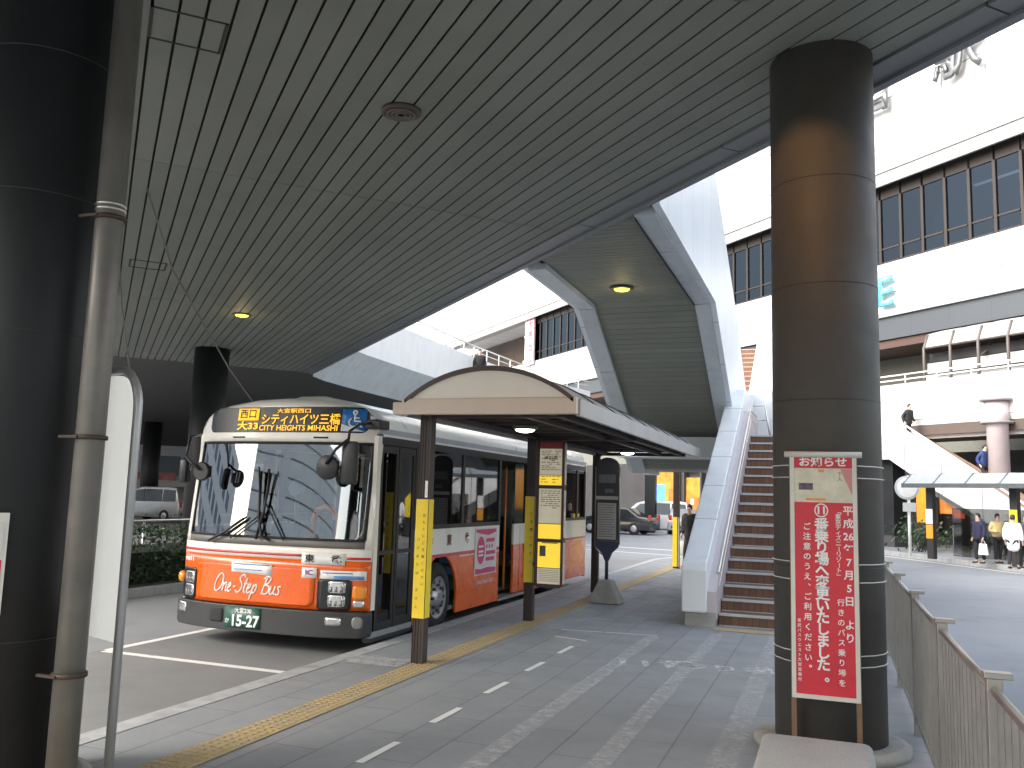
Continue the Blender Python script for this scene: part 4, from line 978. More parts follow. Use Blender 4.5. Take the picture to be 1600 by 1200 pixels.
a = MB(); a.obox((3.72, 41.2, 2.15), RX*.34, RY*.1, Z_*1.0); a.build('panel', mat('board_orange', (.55, .24, .015), .5, 0, .15, 3), kk)
a = MB(); a.obox((3.72, 41.2, .58), RX*.3, RY*.08, Z_*.57); a.build('stand', DARK, kk)
dk = thing('column', (2.95, 44.5, 0), 'dark square pillar left of the tall orange board by the far pavement', 'column')
a = MB(); a.obox((2.62, 43.6, 2.2), RX*.38, RY*.38, Z_*2.2); a.build('shaft', BLKC, dk)
a = MB(); a.obox((2.62, 43.6, .25), RX*.42, RY*.42, Z_*.25); a.build('base', mat('dark_stone', (.06, .055, .06), .6), dk)
# planted tubs / bicycles in the shade under the far stairs
random.seed(5)
for (x, y, lb) in ((3.4, 39.6, 'dark leafy shrub under the far stairs beside the round pale sign'), (6.6, 37.6, 'dark shrub behind the people at the far shelter')):
    t_ = thing('shrub', (x, y, 0), lb, 'shrub', 'shrubs under the far stairs')
    a = MB()
    for k in range(7): a.tube([(x+random.gauss(0, .1), y+random.gauss(0, .1), 0), (x+random.gauss(0, .4), y+random.gauss(0, .4), 1.2)], .02, 5)
    a.build('stem', mat('twig', (.06, .04, .03), .9), t_)
    a = MB()
    for _ in range(520):
        c = Vector((x+random.gauss(0, .55), y+random.gauss(0, .55), abs(random.gauss(.7, .28)))); l_ = random.uniform(.05, .11)
        n1 = Vector((random.gauss(0, 1), random.gauss(-.3, 1), random.gauss(.4, 1))).normalized(); t1 = n1.orthogonal().normalized(); t2 = n1.cross(t1)
        a.face([c-t1*l_, c+t2*l_*.5, c+t1*l_, c-t2*l_*.5])
    a.build('leaves', 'leaf', t_)
bnr = thing('hanging_banner', tuple(fac(52.4, -27.5, 17)), 'white vertical banner with red lettering hung before the dark windows', 'banner')
a = MB(); fbox(a, 52.3, 52.45, -28.0, -26.6, 14.3, 18.9); a.build('cloth', mat('banner_white', (.75, .72, .72), .7), bnr)
a = MB(); fbox(a, 52.22, 52.3, -27.2, -26.62, 14.35, 18.85); a.build('pink_band', mat('banner_pink', (.7, .32, .36), .7), bnr)
a = MB()
for k, ch in enumerate('大売出し'): put(a, ch, fac(52.2, -27.15, 18.2-k*1.1), 1.0, RX, Z_, None, .02)
a.build('lettering', mat('banner_red', (.6, .08, .12), .6, var=0), bnr)

# ------------------------------------------------------------------ people
SKIN = mat('skin', (.50, .32, .24), .55, 0, .05, 20); HAIR = mat('hair_black', (.012, .010, .009), .5, 0, .2, 30)
def skin_mesh(V, Ed, Rd, root=0, sub=1):
    me = bpy.data.meshes.new('tmp'); me.from_pydata([Vector(v) for v in V], Ed, [])
    o = bpy.data.objects.new('tmp', me); COL.objects.link(o)
    mo = o.modifiers.new('s', 'SKIN'); mo.use_smooth_shade = True
    for i, r in enumerate(Rd): me.skin_vertices[0].data[i].radius = (r, r) if not isinstance(r, tuple) else r
    me.skin_vertices[0].data[root].use_root = True
    s2 = o.modifiers.new('u', 'SUBSURF'); s2.levels = sub
    bpy.context.view_layer.update()
    r = bpy.data.meshes.new_from_object(o.evaluated_get(bpy.context.evaluated_depsgraph_get()))
    bpy.data.objects.remove(o); bpy.data.meshes.remove(me)
    for p in r.polygons: p.use_smooth = True
    return r
def person(loc, rz, h, label, top, legs, coat_len=.75, pose='stand', hair=HAIR, bag=None, group=None, skirt=False, shoes=BLACKP):
    k = h/1.7; p = thing('person', (0, 0, 0), label, 'person', group or 'people around the bus terminal')
    lean = .10 if pose == 'walk' else .02
    step = .2 if pose == 'walk' else .05
    # facing -y ; joints
    pel = (0, 0, .93); ch = (0, -lean*.6, 1.28); nk = (0, -lean, 1.45); hd = (0, -lean-.03, 1.58)
    kn = {-1: (-.10, -.04-step*.6, .50), 1: (.10, .0+step*.3, .50)}; an = {-1: (-.11, .0-step*.8, .085), 1: (.11, .04+step, .085)}
    toe = {s: (an[s][0], an[s][1]-.17, .04) for s in an}
    shd = {s: (s*.185, -lean*.8, 1.40) for s in (-1, 1)}
    if pose == 'hold': elb = {s: (s*.25, .02, 1.13) for s in (-1, 1)}; wr = {s: (s*.12, -.26, 1.12) for s in (-1, 1)}
    elif pose == 'walk': elb = {-1: (-.25, .08, 1.12), 1: (.25, -.02, 1.12)}; wr = {-1: (-.26, -.06, .90), 1: (.26, -.2, .93)}
    else: elb = {s: (s*.25, .03, 1.13) for s in (-1, 1)}; wr = {s: (s*.26, -.06, .88) for s in (-1, 1)}
    V = [pel, ch, nk, hd, (0, -lean-.035, 1.68)]; Ed = [(0, 1), (1, 2), (2, 3), (3, 4)]; Rd = [(.15, .11), (.16, .11), .055, (.075, .095), (.06, .075)]
    for s in (-1, 1):
        b = len(V); hip = (s*.095, 0, .88)
        V += [hip, kn[s], an[s], toe[s]]; Ed += [(0, b), (b, b+1), (b+1, b+2), (b+2, b+3)]; Rd += [.085, .058, .04, .035]
        b = len(V); hand = Vector(wr[s]) + (Vector(wr[s])-Vector(elb[s])).normalized()*.07
        V += [shd[s], elb[s], wr[s], tuple(hand)]; Ed += [(1, b), (b, b+1), (b+1, b+2), (b+2, b+3)]; Rd += [.06, .042, .027, .034]
        d = (Vector(wr[s])-Vector(elb[s])).normalized(); sd_ = Vector((0, 1, 0)) - d*d.y; sd_.normalize()
        hb = b+3
        for f_ in range(4):
            q = hand + sd_*(f_-1.5)*.019 + d*(.06+.012*(1.5-abs(f_-1.5))) + Vector((-s*.012, 0, 0)); V.append(tuple(q)); Ed.append((hb, len(V)-1)); Rd.append(.0085)
        q = hand - sd_*.045 + d*.02; V.append(tuple(q)); Ed.append((hb, len(V)-1)); Rd.append(.009)
    S_ = Matrix.Scale(k, 4)
    MB().mesh(skin_mesh(V, Ed, Rd), S_).build('body', SKIN, p)
    # face details
    a = MB(); 
    for s in (-1, 1): a.lathe([(.011, 0), (.006, .006)], Vector((s*.03, -lean-.122, 1.60))*k, (0, -1, 0), 8)
    a.build('eyes', INK, p)
    # coat: torso, sleeves, skirt of the coat
    V = [(0, 0, max(.5, 1.5-coat_len)), (0, -.005, 1.08), (0, -lean*.6, 1.28), (0, -lean*.9, 1.44)]; Ed = [(0, 1), (1, 2), (2, 3)]; Rd = [(.23, .18), (.205, .165), (.215, .16), (.095, .09)]
    for s in (-1, 1):
        b = len(V); V += [shd[s], elb[s], tuple(Vector(wr[s])*.96+Vector(elb[s])*.04)]; Ed += [(2, b), (b, b+1), (b+1, b+2)]; Rd += [.095, .078, .062]
    MB().mesh(skin_mesh(V, Ed, Rd), S_).build('coat', top, p)
    if skirt is False or True:
        V = [(0, 0, .93)]; Ed = []; Rd = [(.15, .115)]
        for s in (-1, 1):
            b = len(V); V += [(s*.095, 0, .85), kn[s], tuple(Vector(an[s])+Vector((0, 0, .03)))]; Ed += [(0, b), (b, b+1), (b+1, b+2)]; Rd += [.10, .075, .06]
        MB().mesh(skin_mesh(V, Ed, Rd), S_).build('trousers', legs, p)
    a = MB()
    for s in (-1, 1):
        V = [(an[s][0], an[s][1]+.03, .06), (an[s][0], an[s][1]-.08, .045), (toe[s][0], toe[s][1]-.03, .035)]
        a.mesh(skin_mesh(V, [(0, 1), (1, 2)], [.05, .045, .035]), S_)
    a.build('shoes', shoes, p)
    V = [(0, -lean+.03, 1.55), (0, -lean+.01, 1.64), (0, -lean-.03, 1.70), (0, -lean-.075, 1.69)]
    MB().mesh(skin_mesh(V, [(0, 1), (1, 2), (2, 3)], [.075, .092, .085, .05]), S_).build('hair', hair, p)
    p.location = loc; p.rotation_euler = (0, 0, rz)
    if bag:
        s = 1 if bag[1] == 'r' else -1
        M = Matrix.Translation(loc) @ Matrix.Rotation(rz, 4, 'Z')
        c = M @ (Vector((wr[s][0], wr[s][1], wr[s][2]-.36))*k)
        bt = thing('shopping_bag', tuple(c), bag[3], 'bag')
        a = MB(); q = [Vector((x, y, z)) for x, y, z in ((-.16, -.05, -.2), (.16, -.05, -.2), (.17, .05, -.19), (-.17, .06, -.2))]; q2 = [Vector((x, y, z)) for x, y, z in ((-.13, -.03, .16), (.12, -.02, .17), (.12, .02, .16), (-.13, .03, .17))]
        RM = Matrix.Rotation(rz+.4, 3, 'Z'); a.hexa([c+RM@v for v in q], [c+RM@v for v in q2]); a.build('pouch', bag[2], bt, .03, True)
        a = MB(); a.tube([c+RM@Vector((-.08, 0, .16)), c+RM@Vector((-.03, 0, .26)), c+RM@Vector((.03, 0, .26)), c+RM@Vector((.08, 0, .16))], .008, 6); a.build('handle', bag[2], bt)
    return p
navy = mat('coat_navy', (.02, .022, .06), .8, 0, .2, 12); blackc = mat('coat_black', (.016, .016, .018), .8, 0, .2, 12); whitec = mat('coat_white', (.8, .8, .82), .75, 0, .06, 10)
creamc = mat('jacket_cream', (.62, .5, .25), .8, 0, .2, 12); dkt = mat('trousers_dark', (.018, .018, .022), .8, 0, .2, 12); bluec = mat('coat_blue', (.02, .04, .14), .8, 0, .2, 10); browng = mat('coat_umber', (.06, .05, .05), .8, 0, .2, 10)
plastic = mat('bag_white', (.75, .76, .74), .4, 0, .06, 12)
def at_px(px, Y): return Y*math.tan(math.atan((px-800)/1374)-R(20))
person((at_px(1528, 33.2), 33.2, 0), R(-60), 1.62, 'person in navy coat carrying a white bag at the far shelter', navy, dkt, .78, bag=('b', 'r', plastic, 'white plastic bag carried by the person in navy at the far shelter'))
person((at_px(1556, 33.8), 33.8, 0), R(20), 1.62, 'person with dark hair and cream jacket between the navy and white coats', creamc, dkt, .6, 'hold')
person((at_px(1580, 31.0), 31.0, 0), R(150), 1.62, 'person in long white coat waiting by the far shelter', whitec, dkt, .98)
person((at_px(1604, 31.6), 31.6, 0), R(-90), 1.62, 'person in dark coat cut by the right picture edge', browng, dkt, .8)
def st_z(x): return 4.64-.77*(x-3.28)
for x, S_, lb, tp, ps in ((3.28, 46.3, 'person in dark coat at the top of the far stairs', blackc, 'walk'), (5.85, 46.3, 'person in blue jacket lower on the far stairs beside the pink column', bluec, 'walk'), (6.12, 46.9, 'person in navy coat at the right of the pair on the far stairs', navy, 'stand')):
    q = fac(S_, x, st_z(x)+.02); person(tuple(q), R(45), 1.68, lb, tp, dkt, .8, ps)
person((at_px(1083, 24.5), 24.5, 0), R(-15), 1.66, 'person in black coat half hidden behind the white stair wall', blackc, dkt, .9, 'walk', bag=('b', 'l', plastic, 'small pale bag held beside the white stair wall'))
for x, y, lb in ((-14.75, 36.2, 'person leaning on the railing of the distant curving walkway'),):
    person((x, y, 6.55), R(20), 1.68, lb, blackc, dkt, .8)

# ------------------------------------------------------------------ the bus
ORANGE = mat('bus_orange', (.80, .125, .008), .28, 0, .05, 3, coat=.5, dirt=.08); BCREAM = mat('bus_cream', (.86, .82, .75), .3, 0, .05, 2, coat=.4, dirt=.1)
BRED = mat('bus_red', (.55, .02, .03), .35, 0, .05, coat=.4); BGREY = mat('bus_bumper', (.035, .037, .04), .45, 0, .15, 6)
GLS = glass('bus_glass', (.42, .46, .45), .06); WSH = glass('windscreen_glass', (.72, .75, .75), .19, .02); CHR = mat('lamp_chrome', (.75, .76, .77), .15, .85, .15, 25); AMB = mat('lamp_amber', (.85, .28, .02), .25, 0, .1, 20, coat=.6)
bus = thing('city_bus', (-6.69, 14.7, RZ), 'orange and cream city bus standing at the kerb with a lit destination sign', 'bus')
BX, HW, SXR = -6.69, 1.39, -5.30
def fy(x, z): return 9.72 - .24*(1-min(1., abs(x)/HW)**3.2) + max(0, z-1.1)*.115
def ztop(x):
    P = [(0, 2.99), (.45, 2.97), (.9, 2.91), (1.22, 2.83), (1.34, 2.74), (1.385, 2.62), (1.39, 2.5)]; x = abs(x)
    for (a0, z0), (a1, z1) in zip(P, P[1:]):
        if x <= a1: return z0+(z1-z0)*(x-a0)/(a1-a0)
    return 2.5
def fpatch(mb, x0, x1, z0, z1, off=.004, th=.012, r=0., nx=18, nz=8, top=False, rt=None, z0b=None, z1b=None):
    rt = r if rt is None else rt
    G = []
    for j in range(nz+1):
        t = j/nz; 
        if r or rt: t = .5-.5*math.cos(math.pi*t)
        zc = z0+(z1-z0)*t; ins = 0
        if r and zc-z0 < r: q = r-(zc-z0); ins = r-math.sqrt(max(0, r*r-q*q))
        if rt and z1-zc < rt: q = rt-(z1-zc); ins = rt-math.sqrt(max(0, rt*rt-q*q))
        row = []
        for i in range(nx+1):
            x = x0+ins+(x1-x0-2*ins)*i/nx
            z = zc if not top else z0+(ztop(x)-.05-z0)*t
            if z0b is not None:   # sloping lower / upper edge
                f = (x-x0)/(x1-x0); za = z0+(z0b-z0)*f; zb_ = z1+((z1b if z1b is not None else z1)-z1)*f; z = za+(zb_-za)*t
            row.append((x, z))
        G.append(row)
    F = [[mb.bm.verts.new((BX+x, fy(x, z)-off, z)) for x, z in row] for row in G]
    Bk = [[mb.bm.verts.new((BX+x, fy(x, z)-off+th, z)) for x, z in row] for row in G]
    for j in range(nz):
        for i in range(nx):
            f = mb.bm.faces.new((F[j][i], F[j][i+1], F[j+1][i+1], F[j+1][i])); f.smooth = True
    ring = [(0, i) for i in range(nx+1)] + [(j, nx) for j in range(1, nz+1)] + [(nz, i) for i in range(nx-1, -1, -1)] + [(j, 0) for j in range(nz-1, 0, -1)]
    for (j0, i0), (j1, i1) in zip(ring, ring[1:]+ring[:1]): mb.bm.faces.new((F[j0][i0], Bk[j0][i0], Bk[j1][i1], F[j1][i1]))
    return mb
# roof shell, left wall, rear
a = MB(); xs_ = [-1.39, -1.385, -1.34, -1.22, -.9, -.45, 0, .45, .9, 1.22, 1.34, 1.385, 1.39]
rings = []
for yo, dz in ((0, -.05), (.05, -.018), (.14, 0)): rings.append([a.bm.verts.new((BX+x, fy(x, ztop(x))+yo, ztop(x)+dz*(1 if abs(x) < 1.36 else .2))) for x in xs_])
for y in (12, 15, 18, 19.6): rings.append([a.bm.verts.new((BX+x, y, ztop(x))) for x in xs_])
rings.append([a.bm.verts.new((BX+x*.98, 19.78, ztop(x)-.05)) for x in xs_])
for p, q in zip(rings, rings[1:]):
    for i in range(len(xs_)-1): f = a.bm.faces.new((p[i], p[i+1], q[i+1], q[i])); f.smooth = True
a.build('roof', BCREAM, bus)
a = MB(); a.box(BX-HW, BX-HW+.04, 9.74, 19.78, .03, 1.28); a.box(BX-HW, BX-HW+.04, 9.86, 19.78, 2.42, 2.52)
for y in (9.86, 11.6, 13.4, 15.2, 17, 18.6, 19.7): a.box(BX-HW, BX-HW+.04, y, y+.08, 1.28, 2.42)
a.box(BX-HW+.04, SXR-.005, 19.72, 19.78, .03, 2.6); a.build('body', BCREAM, bus)
a = MB(); a.box(BX-HW+.012, BX-HW+.02, 9.95, 19.7, 1.3, 2.4); a.build('side_window', GLS, bus)
# hump on the roof
a = MB(); a.hexa([(BX-.25, 9.95, 2.94), (BX+.55, 9.95, 2.94), (BX+.55, 12.4, 2.94), (BX-.25, 12.4, 2.94)], [(BX-.05, 10.15, 3.05), (BX+.35, 10.15, 3.05), (BX+.35, 12.2, 3.05), (BX-.05, 12.2, 3.05)]); a.build('roof_hump', BCREAM, bus, .03, True)
# front skin
a = MB(); fpatch(a, -1.385, 1.385, .95, 1.10, 0, .03, nz=3, nx=24); fpatch(a, -1.385, 1.385, 2.40, 2.6, 0, .03, nz=8, nx=24, top=True)
fpatch(a, -1.385, -1.29, 1.10, 2.40, 0, .03, nx=4); fpatch(a, 1.31, 1.385, 1.10, 2.40, 0, .03, nx=4); a.build('front_shell', BCREAM, bus)
a = MB(); fpatch(a, -1.385, 1.385, .36, .95, 0, .03, nz=6, nx=24); a.build('front_panel', ORANGE, bus)
a = MB(); fpatch(a, -1.03, .74, .40, .84, .016, .03, .08, nz=10, nx=24, rt=.03); a.build('front_hatch', ORANGE, bus)
a = MB(); fpatch(a, -1.386, .55, .985, 1.015, .006, .006, nz=1, nx=24); fpatch(a, 1.12, 1.386, .97, 1.0, .006, .006, nz=1, nx=6); a.build('red_stripe', BRED, bus)
a = MB(); fpatch(a, -1.29, 1.31, 1.10, 1.20, .004, .02, nz=2, nx=24); a.build('cowl', mat('cowl_grey', (.16, .15, .14), .45, 0, .1), bus)
a = MB(); fpatch(a, -1.29, 1.31, 1.2, 2.40, .003, .012, .07, nz=16, nx=28); a.build('windscreen', WSH, bus)
a = MB()
fpatch(a, -1.29, 1.31, 2.375, 2.41, .008, .012, nz=1, nx=24); fpatch(a, -1.30, -1.265, 1.2, 2.39, .008, .012, nx=2); fpatch(a, 1.285, 1.32, 1.2, 2.39, .008, .012, nx=2); fpatch(a, -1.29, 1.31, 1.185, 1.215, .008, .012, nz=1, nx=24)
a.build('windscreen_seal', RUBBER, bus)
# destination display
a = MB(); fpatch(a, -1.18, 1.22, 2.53, 2.86, .006, .012, .09, nz=12, nx=24, rt=.12); ds = a.build('destination_sign', mat('sign_black', (.012, .012, .014), .3, 0, 0, spec=.4), bus)
m, t, b = node_mat('led_amber'); b.inputs['Base Color'].default_value = (.8, .4, .02, 1); b.inputs['Emission Color'].default_value = (1, .46, .02, 1); b.inputs['Emission Strength'].default_value = .36
def fput(mb, s, x, z, h, wd=None, off=.02, **k):
    n = MB(); put(n, s, (0, 0, 0), h, X_, Z_, wd, **k)
    for v in n.bm.verts: q = v.co.copy(); zz = z+q.z; xx = x+q.x; v.co = Vector((BX+xx, fy(xx, zz)-off+q.y, zz))
    me = bpy.data.meshes.new('tmp'); n.bm.to_mesh(me); n.bm.free(); mb.mesh(me); bpy.data.meshes.remove(me)
a = MB(); fput(a, 'シティハイツ三橋', .29, 2.69, .15, 1.14, bold=.012); fput(a, 'CITY HEIGHTS MIHASHI', .27, 2.583, .098, 1.14, bold=.01); fput(a, '大宮駅西口', .20, 2.805, .062, .5, bold=.01)
fput(a, '大33', -.49, 2.605, .115, .34, bold=.03); fpatch(a, -.66, -.33, 2.685, 2.84, .019, .004, nz=2, nx=4); a.build('led_lettering', 'led_amber', ds)
a = MB(); fput(a, '西口', -.495, 2.763, .13, .26, off=.026, bold=.02); a.build('led_gap', INK, ds)
a = MB(); fpatch(a, .885, 1.185, 2.545, 2.835, .02, .01, nz=3, nx=5); wcs = a.build('wheelchair_sign', mat('sign_blue', (.02, .17, .50), .4, 0, .05), ds)
a = MB()
def fpts(pts, r, off=.034): a.tube([(BX+x, fy(x, z)-off, z) for x, z in pts], r, 6)
hd_ = [(1.055+.022*math.cos(k*math.pi/6), 2.79+.022*math.sin(k*math.pi/6)) for k in range(13)]; fpts(hd_, .012)
fpts([(1.055, 2.765), (1.055, 2.68), (1.12, 2.68), (1.135, 2.61), (1.155, 2.61)], .013); fpts([(1.055, 2.72), (1.11, 2.72)], .011)
fpts([(1.045+.058*math.cos(an), 2.665+.058*math.sin(an)) for an in [math.radians(120+k*20) for k in range(12)]], .011)
a.face([(BX+x, fy(x, z)-.032, z) for x, z in ((.89, 2.55), (1.18, 2.55), (.89, 2.64))]); a.build('wheelchair_mark', WINK, wcs)
a = MB()
a.bm.free()
for x in (-.62, .62): a = MB(); fpatch(a, x-.1, x+.1, 2.455, 2.475, .006, .01, nz=1, nx=3); a.build('vent_slot', RUBBER, bus)
# lower front: bumper, lamps, plate
a = MB(); fpatch(a, -1.40, 1.41, .045, .35, .07, .12, .05, nz=8, nx=28, rt=.03); a.build('bumper', BGREY, bus)
a = MB(); fpatch(a, -.72, -.50, .13, .30, .074, .02, .02, nz=4, nx=4); a.build('tow_recess', DARK, bus)
for x0, x1, nm in ((-1.37, -1.08, 0), (.78, 1.19, 1)):
    a = MB(); fpatch(a, x0, x1, .365, .76 if not nm else .73, .012, .02, .03, nz=6, nx=6); hp = a.build('lamp_housing', mat('lamp_black', (.02, .02, .024), .3), bus)
    for k in range(2):
        a = MB(); xa = x0+.06 if not nm else x0+.14; fpatch(a, xa, xa+.21, .40+k*.165, .545+k*.165, .022, .012, .03, nz=5, nx=4); a.build('headlight', CHR, hp)
    a = MB()
    for k in range(2):
        xa = x0+.06 if not nm else x0+.14
        for q in range(3): fpatch(a, xa+.02+q*.062, xa+.055+q*.062, .415+k*.165, .475+k*.165, .0245, .003, nz=1, nx=1)
    a.build('lens_ribs', mat('lens_grey', (.25, .26, .27), .3, .5), hp)
a = MB(); fpatch(a, 1.21, 1.36, .50, .66, .02, .02, .02, nz=4, nx=4); a.build('indicator', AMB, bus)
a = MB(); fpatch(a, 1.22, 1.34, .40, .49, .02, .02, .02, nz=3, nx=4); a.build('side_lamp', CHR, bus)
a = MB(); a.lathe([(.075, 0), (.07, .05), (.03, .075)], (BX-1.43, 9.78, .62), (-.3, -1, 0), 14); a.build('indicator', AMB, bus)
for x0, x1, z0, z1 in ((-1.37, -1.18, .20, .32), (.93, 1.12, .19, .29)):
    a = MB(); fpatch(a, x0, x1, z0, z1, .076, .01, .015, nz=3, nx=4); a.build('fog_lamp', CHR, bus)
a = MB(); fpatch(a, 1.24, 1.36, .16, .30, .076, .01, .05, nz=6, nx=4); a.build('fog_lamp', mat('fog_grey', (.25, .25, .25), .3, .3), bus)
a = MB(); fpatch(a, -.47, .06, .08, .335, .082, .01, nz=2, nx=4); pl = a.build('number_plate', mat('plate_green', (.025, .10, .07), .5, 0, .1, 9), bus)
a = MB(); fput(a, '15-27', -.165, .165, .19, .40, off=.088, bold=.03); fput(a, '大宮200', -.19, .29, .072, .25, off=.088, bold=.015); fput(a, 'か', -.425, .16, .07, None, off=.088, bold=.015); a.build('plate_lettering', WINK, pl)
# handwritten-style lettering drawn as pen strokes
a = MB()
def stroke(pts, r=.0105):
    # smooth the pen path
    P = [Vector((x, z, 0)) for x, z in pts]; out = []
    for i in range(len(P)-1):
        p0, p1, p2, p3 = P[max(0, i-1)], P[i], P[i+1], P[min(len(P)-1, i+2)]
        for k in range(4):
            t_ = k/4; out.append(.5*((2*p1)+(p2-p0)*t_+(2*p0-5*p1+4*p2-p3)*t_*t_+(3*p1-p0-3*p2+p3)*t_**3))
    out.append(P[-1]); a.tube([(BX+q.x, fy(q.x, q.y)-.020, q.y) for q in out], r, 5)
def script(ox, oz, s, sl=.28):
    G = [  # One-Step Bus, letter strokes in a running hand
     [(.22,.95),(.08,.75),(.02,.4),(.1,.08),(.28,.02),(.5,.2),(.58,.6),(.5,.92),(.3,1.0),(.12,.85)],
     [(.66,.5),(.70,.25),(.68,.05)], [(.69,.3),(.82,.5),(.92,.46),(.91,.2),(.96,.04),(1.04,.1)],
     [(1.06,.22),(1.22,.34),(1.24,.48),(1.14,.5),(1.07,.3),(1.1,.08),(1.22,.03),(1.36,.14)],
     [(1.46,.32),(1.62,.32)],
     [(2.16,.86),(2.06,1.0),(1.88,.95),(1.82,.75),(1.98,.56),(2.08,.36),(2.0,.1),(1.8,.02),(1.68,.14)],
     [(2.34,.86),(2.28,.4),(2.3,.08),(2.42,.06)], [(2.2,.52),(2.46,.54)],
     [(2.5,.22),(2.66,.34),(2.68,.48),(2.58,.5),(2.51,.3),(2.54,.08),(2.66,.03),(2.8,.14)],
     [(2.9,.5),(2.88,.1),(2.84,-.35)], [(2.9,.36),(3.04,.5),(3.14,.38),(3.1,.12),(2.96,.04),(2.89,.14)],
     [(3.72,.95),(3.66,.5),(3.6,.04)], [(3.5,.86),(3.74,1.0),(3.98,.9),(3.92,.66),(3.7,.54),(3.98,.46),(4.04,.2),(3.86,.02),(3.56,.06)],
     [(4.16,.5),(4.13,.16),(4.24,.03),(4.38,.16),(4.44,.5)], [(4.43,.4),(4.42,.1),(4.52,.06)],
     [(4.82,.46),(4.7,.5),(4.64,.4),(4.76,.26),(4.78,.1),(4.66,.02),(4.56,.1)]]
    for g in G: stroke([(ox+s*(x*.93+z*sl), oz+s*z) for x, z in g])
script(-.73, .50, .222); a.build('script_lettering', WINK, bus)
for p_, kw in (((-.46, .15, .755, .885, .020, .004), dict(nz=2, nx=6, z0b=.735, z1b=.865)), ((.57, .77, .735, .86, .020, .004), dict(nz=2, nx=3)), ((.81, 1.35, .725, .835, .010, .004), dict(nz=2, nx=6)), ((.55, 1.10, .90, 1.04, .008, .004), dict(nz=2, nx=6))):
    a = MB(); fpatch(a, *p_, **kw); st_ = a.build('sticker', WINK, bus)
a = MB(); fpatch(a, -.42, .11, .85, .862, .0255, .001, nz=1, nx=4); fpatch(a, -.42, .0, .785, .795, .0255, .001, nz=1, nx=4); fpatch(a, .98, 1.33, .735, .775, .0155, .001, nz=1, nx=4); fpatch(a, .84, 1.2, .80, .812, .0155, .001, nz=1, nx=4); a.build('sticker_lines', mat('sticker_blue', (.12, .28, .6), .6, 0, .3, 20), st_)
a = MB(); fput(a, 'IC', .67, .80, .085, .1, off=.027, bold=.03); a.build('sticker_lettering', mat('print_purple', (.25, .05, .25), .6, var=0), st_)
a = MB(); fput(a, '東', .66, .965, .10, .13, off=.0155, bold=.025); fput(a, '武', 1.0, .965, .10, .13, off=.0155, bold=.025); a.build('company_lettering', INK, bus)
a = MB(); fput(a, '9891', -1.25, .865, .075, .2, off=.01, bold=.03); a.build('fleet_number', WINK, bus)
# wipers
for nm, pts in (('wiper', [(-.1, 1.17), (-.04, 1.5), (.0, 2.0)]), ('wiper', [(.1, 1.17), (-.02, 1.2), (-.10, 1.45), (-.15, 2.02)]), ('wiper', [(-.85, 1.12), (-.6, 1.24), (-.32, 1.42)])):
    a = MB(); a.tube([(BX+x, fy(x, z)-.055, z) for x, z in pts], .018, 6)
    (xa, za), (xb, zb) = pts[-2], pts[-1]
    a.tube([(BX+xa+(xb-xa)*q, fy(xa, za)-.035, za+(zb-za)*q) for q in (-.15, .5, 1.1)], .012, 5); a.build(nm, BLACKP, bus)
a = MB(); 
for x0, z0, x1, z1 in ((-.05, 1.5, -.5, 1.17), (-.02, 1.62, .3, 1.17)): a.tube([(BX+x0, fy(x0, z0)-.05, z0), (BX+x1, fy(x1, z1)-.04, z1)], .011, 5)
a.build('wiper_arm', BLACKP, bus)
# mirrors
def mirror(nm, c, sx, sz, armpts, rnd=False):
    mm = MB(); c = Vector(c)
    if rnd: mm.lathe([(.05, .07), (sx, .03), (sx, -.01), (sx*.9, -.02)], c, (0, 1, 0), 20)
    else: mm.obox(c, (sx, 0, 0), (0, .05, 0), (0, 0, sz))
    o = mm.build(nm, BLACKP, bus, .03 if not rnd else 0, True)
    g_ = MB(); g_.obox(c+Vector((0, .062 if not rnd else .075, 0)), (sx*.8, 0, 0), (0, .003, 0), (0, 0, sz*.85 if not rnd else sx*.6)); g_.build('mirror_glass', mat('mirror', (.8, .8, .8), .03, 1, 0), o)
    r_ = MB(); r_.tube(armpts, .018, 6); r_.build('mirror_arm', BLACKP, o)
mirror('mirror', (BX+1.24, 9.34, 2.14), .10, .26, [(BX+1.3, 9.75, 2.66), (BX+1.26, 9.5, 2.62), (BX+1.24, 9.30, 2.52), (BX+1.24, 9.28, 2.4)])
mirror('mirror', (BX+.97, 9.28, 2.08), .15, .12, [(BX+1.24, 9.28, 2.42), (BX+1.1, 9.24, 2.3), (BX+.97, 9.24, 2.12)], True)
mirror('mirror', (BX-1.16, 9.30, 2.0), .055, .15, [(BX-1.28, 9.72, 2.5), (BX-1.2, 9.42, 2.45), (BX-1.16, 9.3, 2.16)])
mirror('mirror', (BX-.86, 9.26, 2.0), .12, .10, [(BX-1.16, 9.30, 2.2), (BX-1.0, 9.2, 2.12), (BX-.86, 9.22, 2.02)], True)
a = MB(); a.box(BX+1.22, BX+1.44, 9.70, 9.95, 2.58, 2.70); a.build('mirror_bracket', BLACKP, bus, .02)

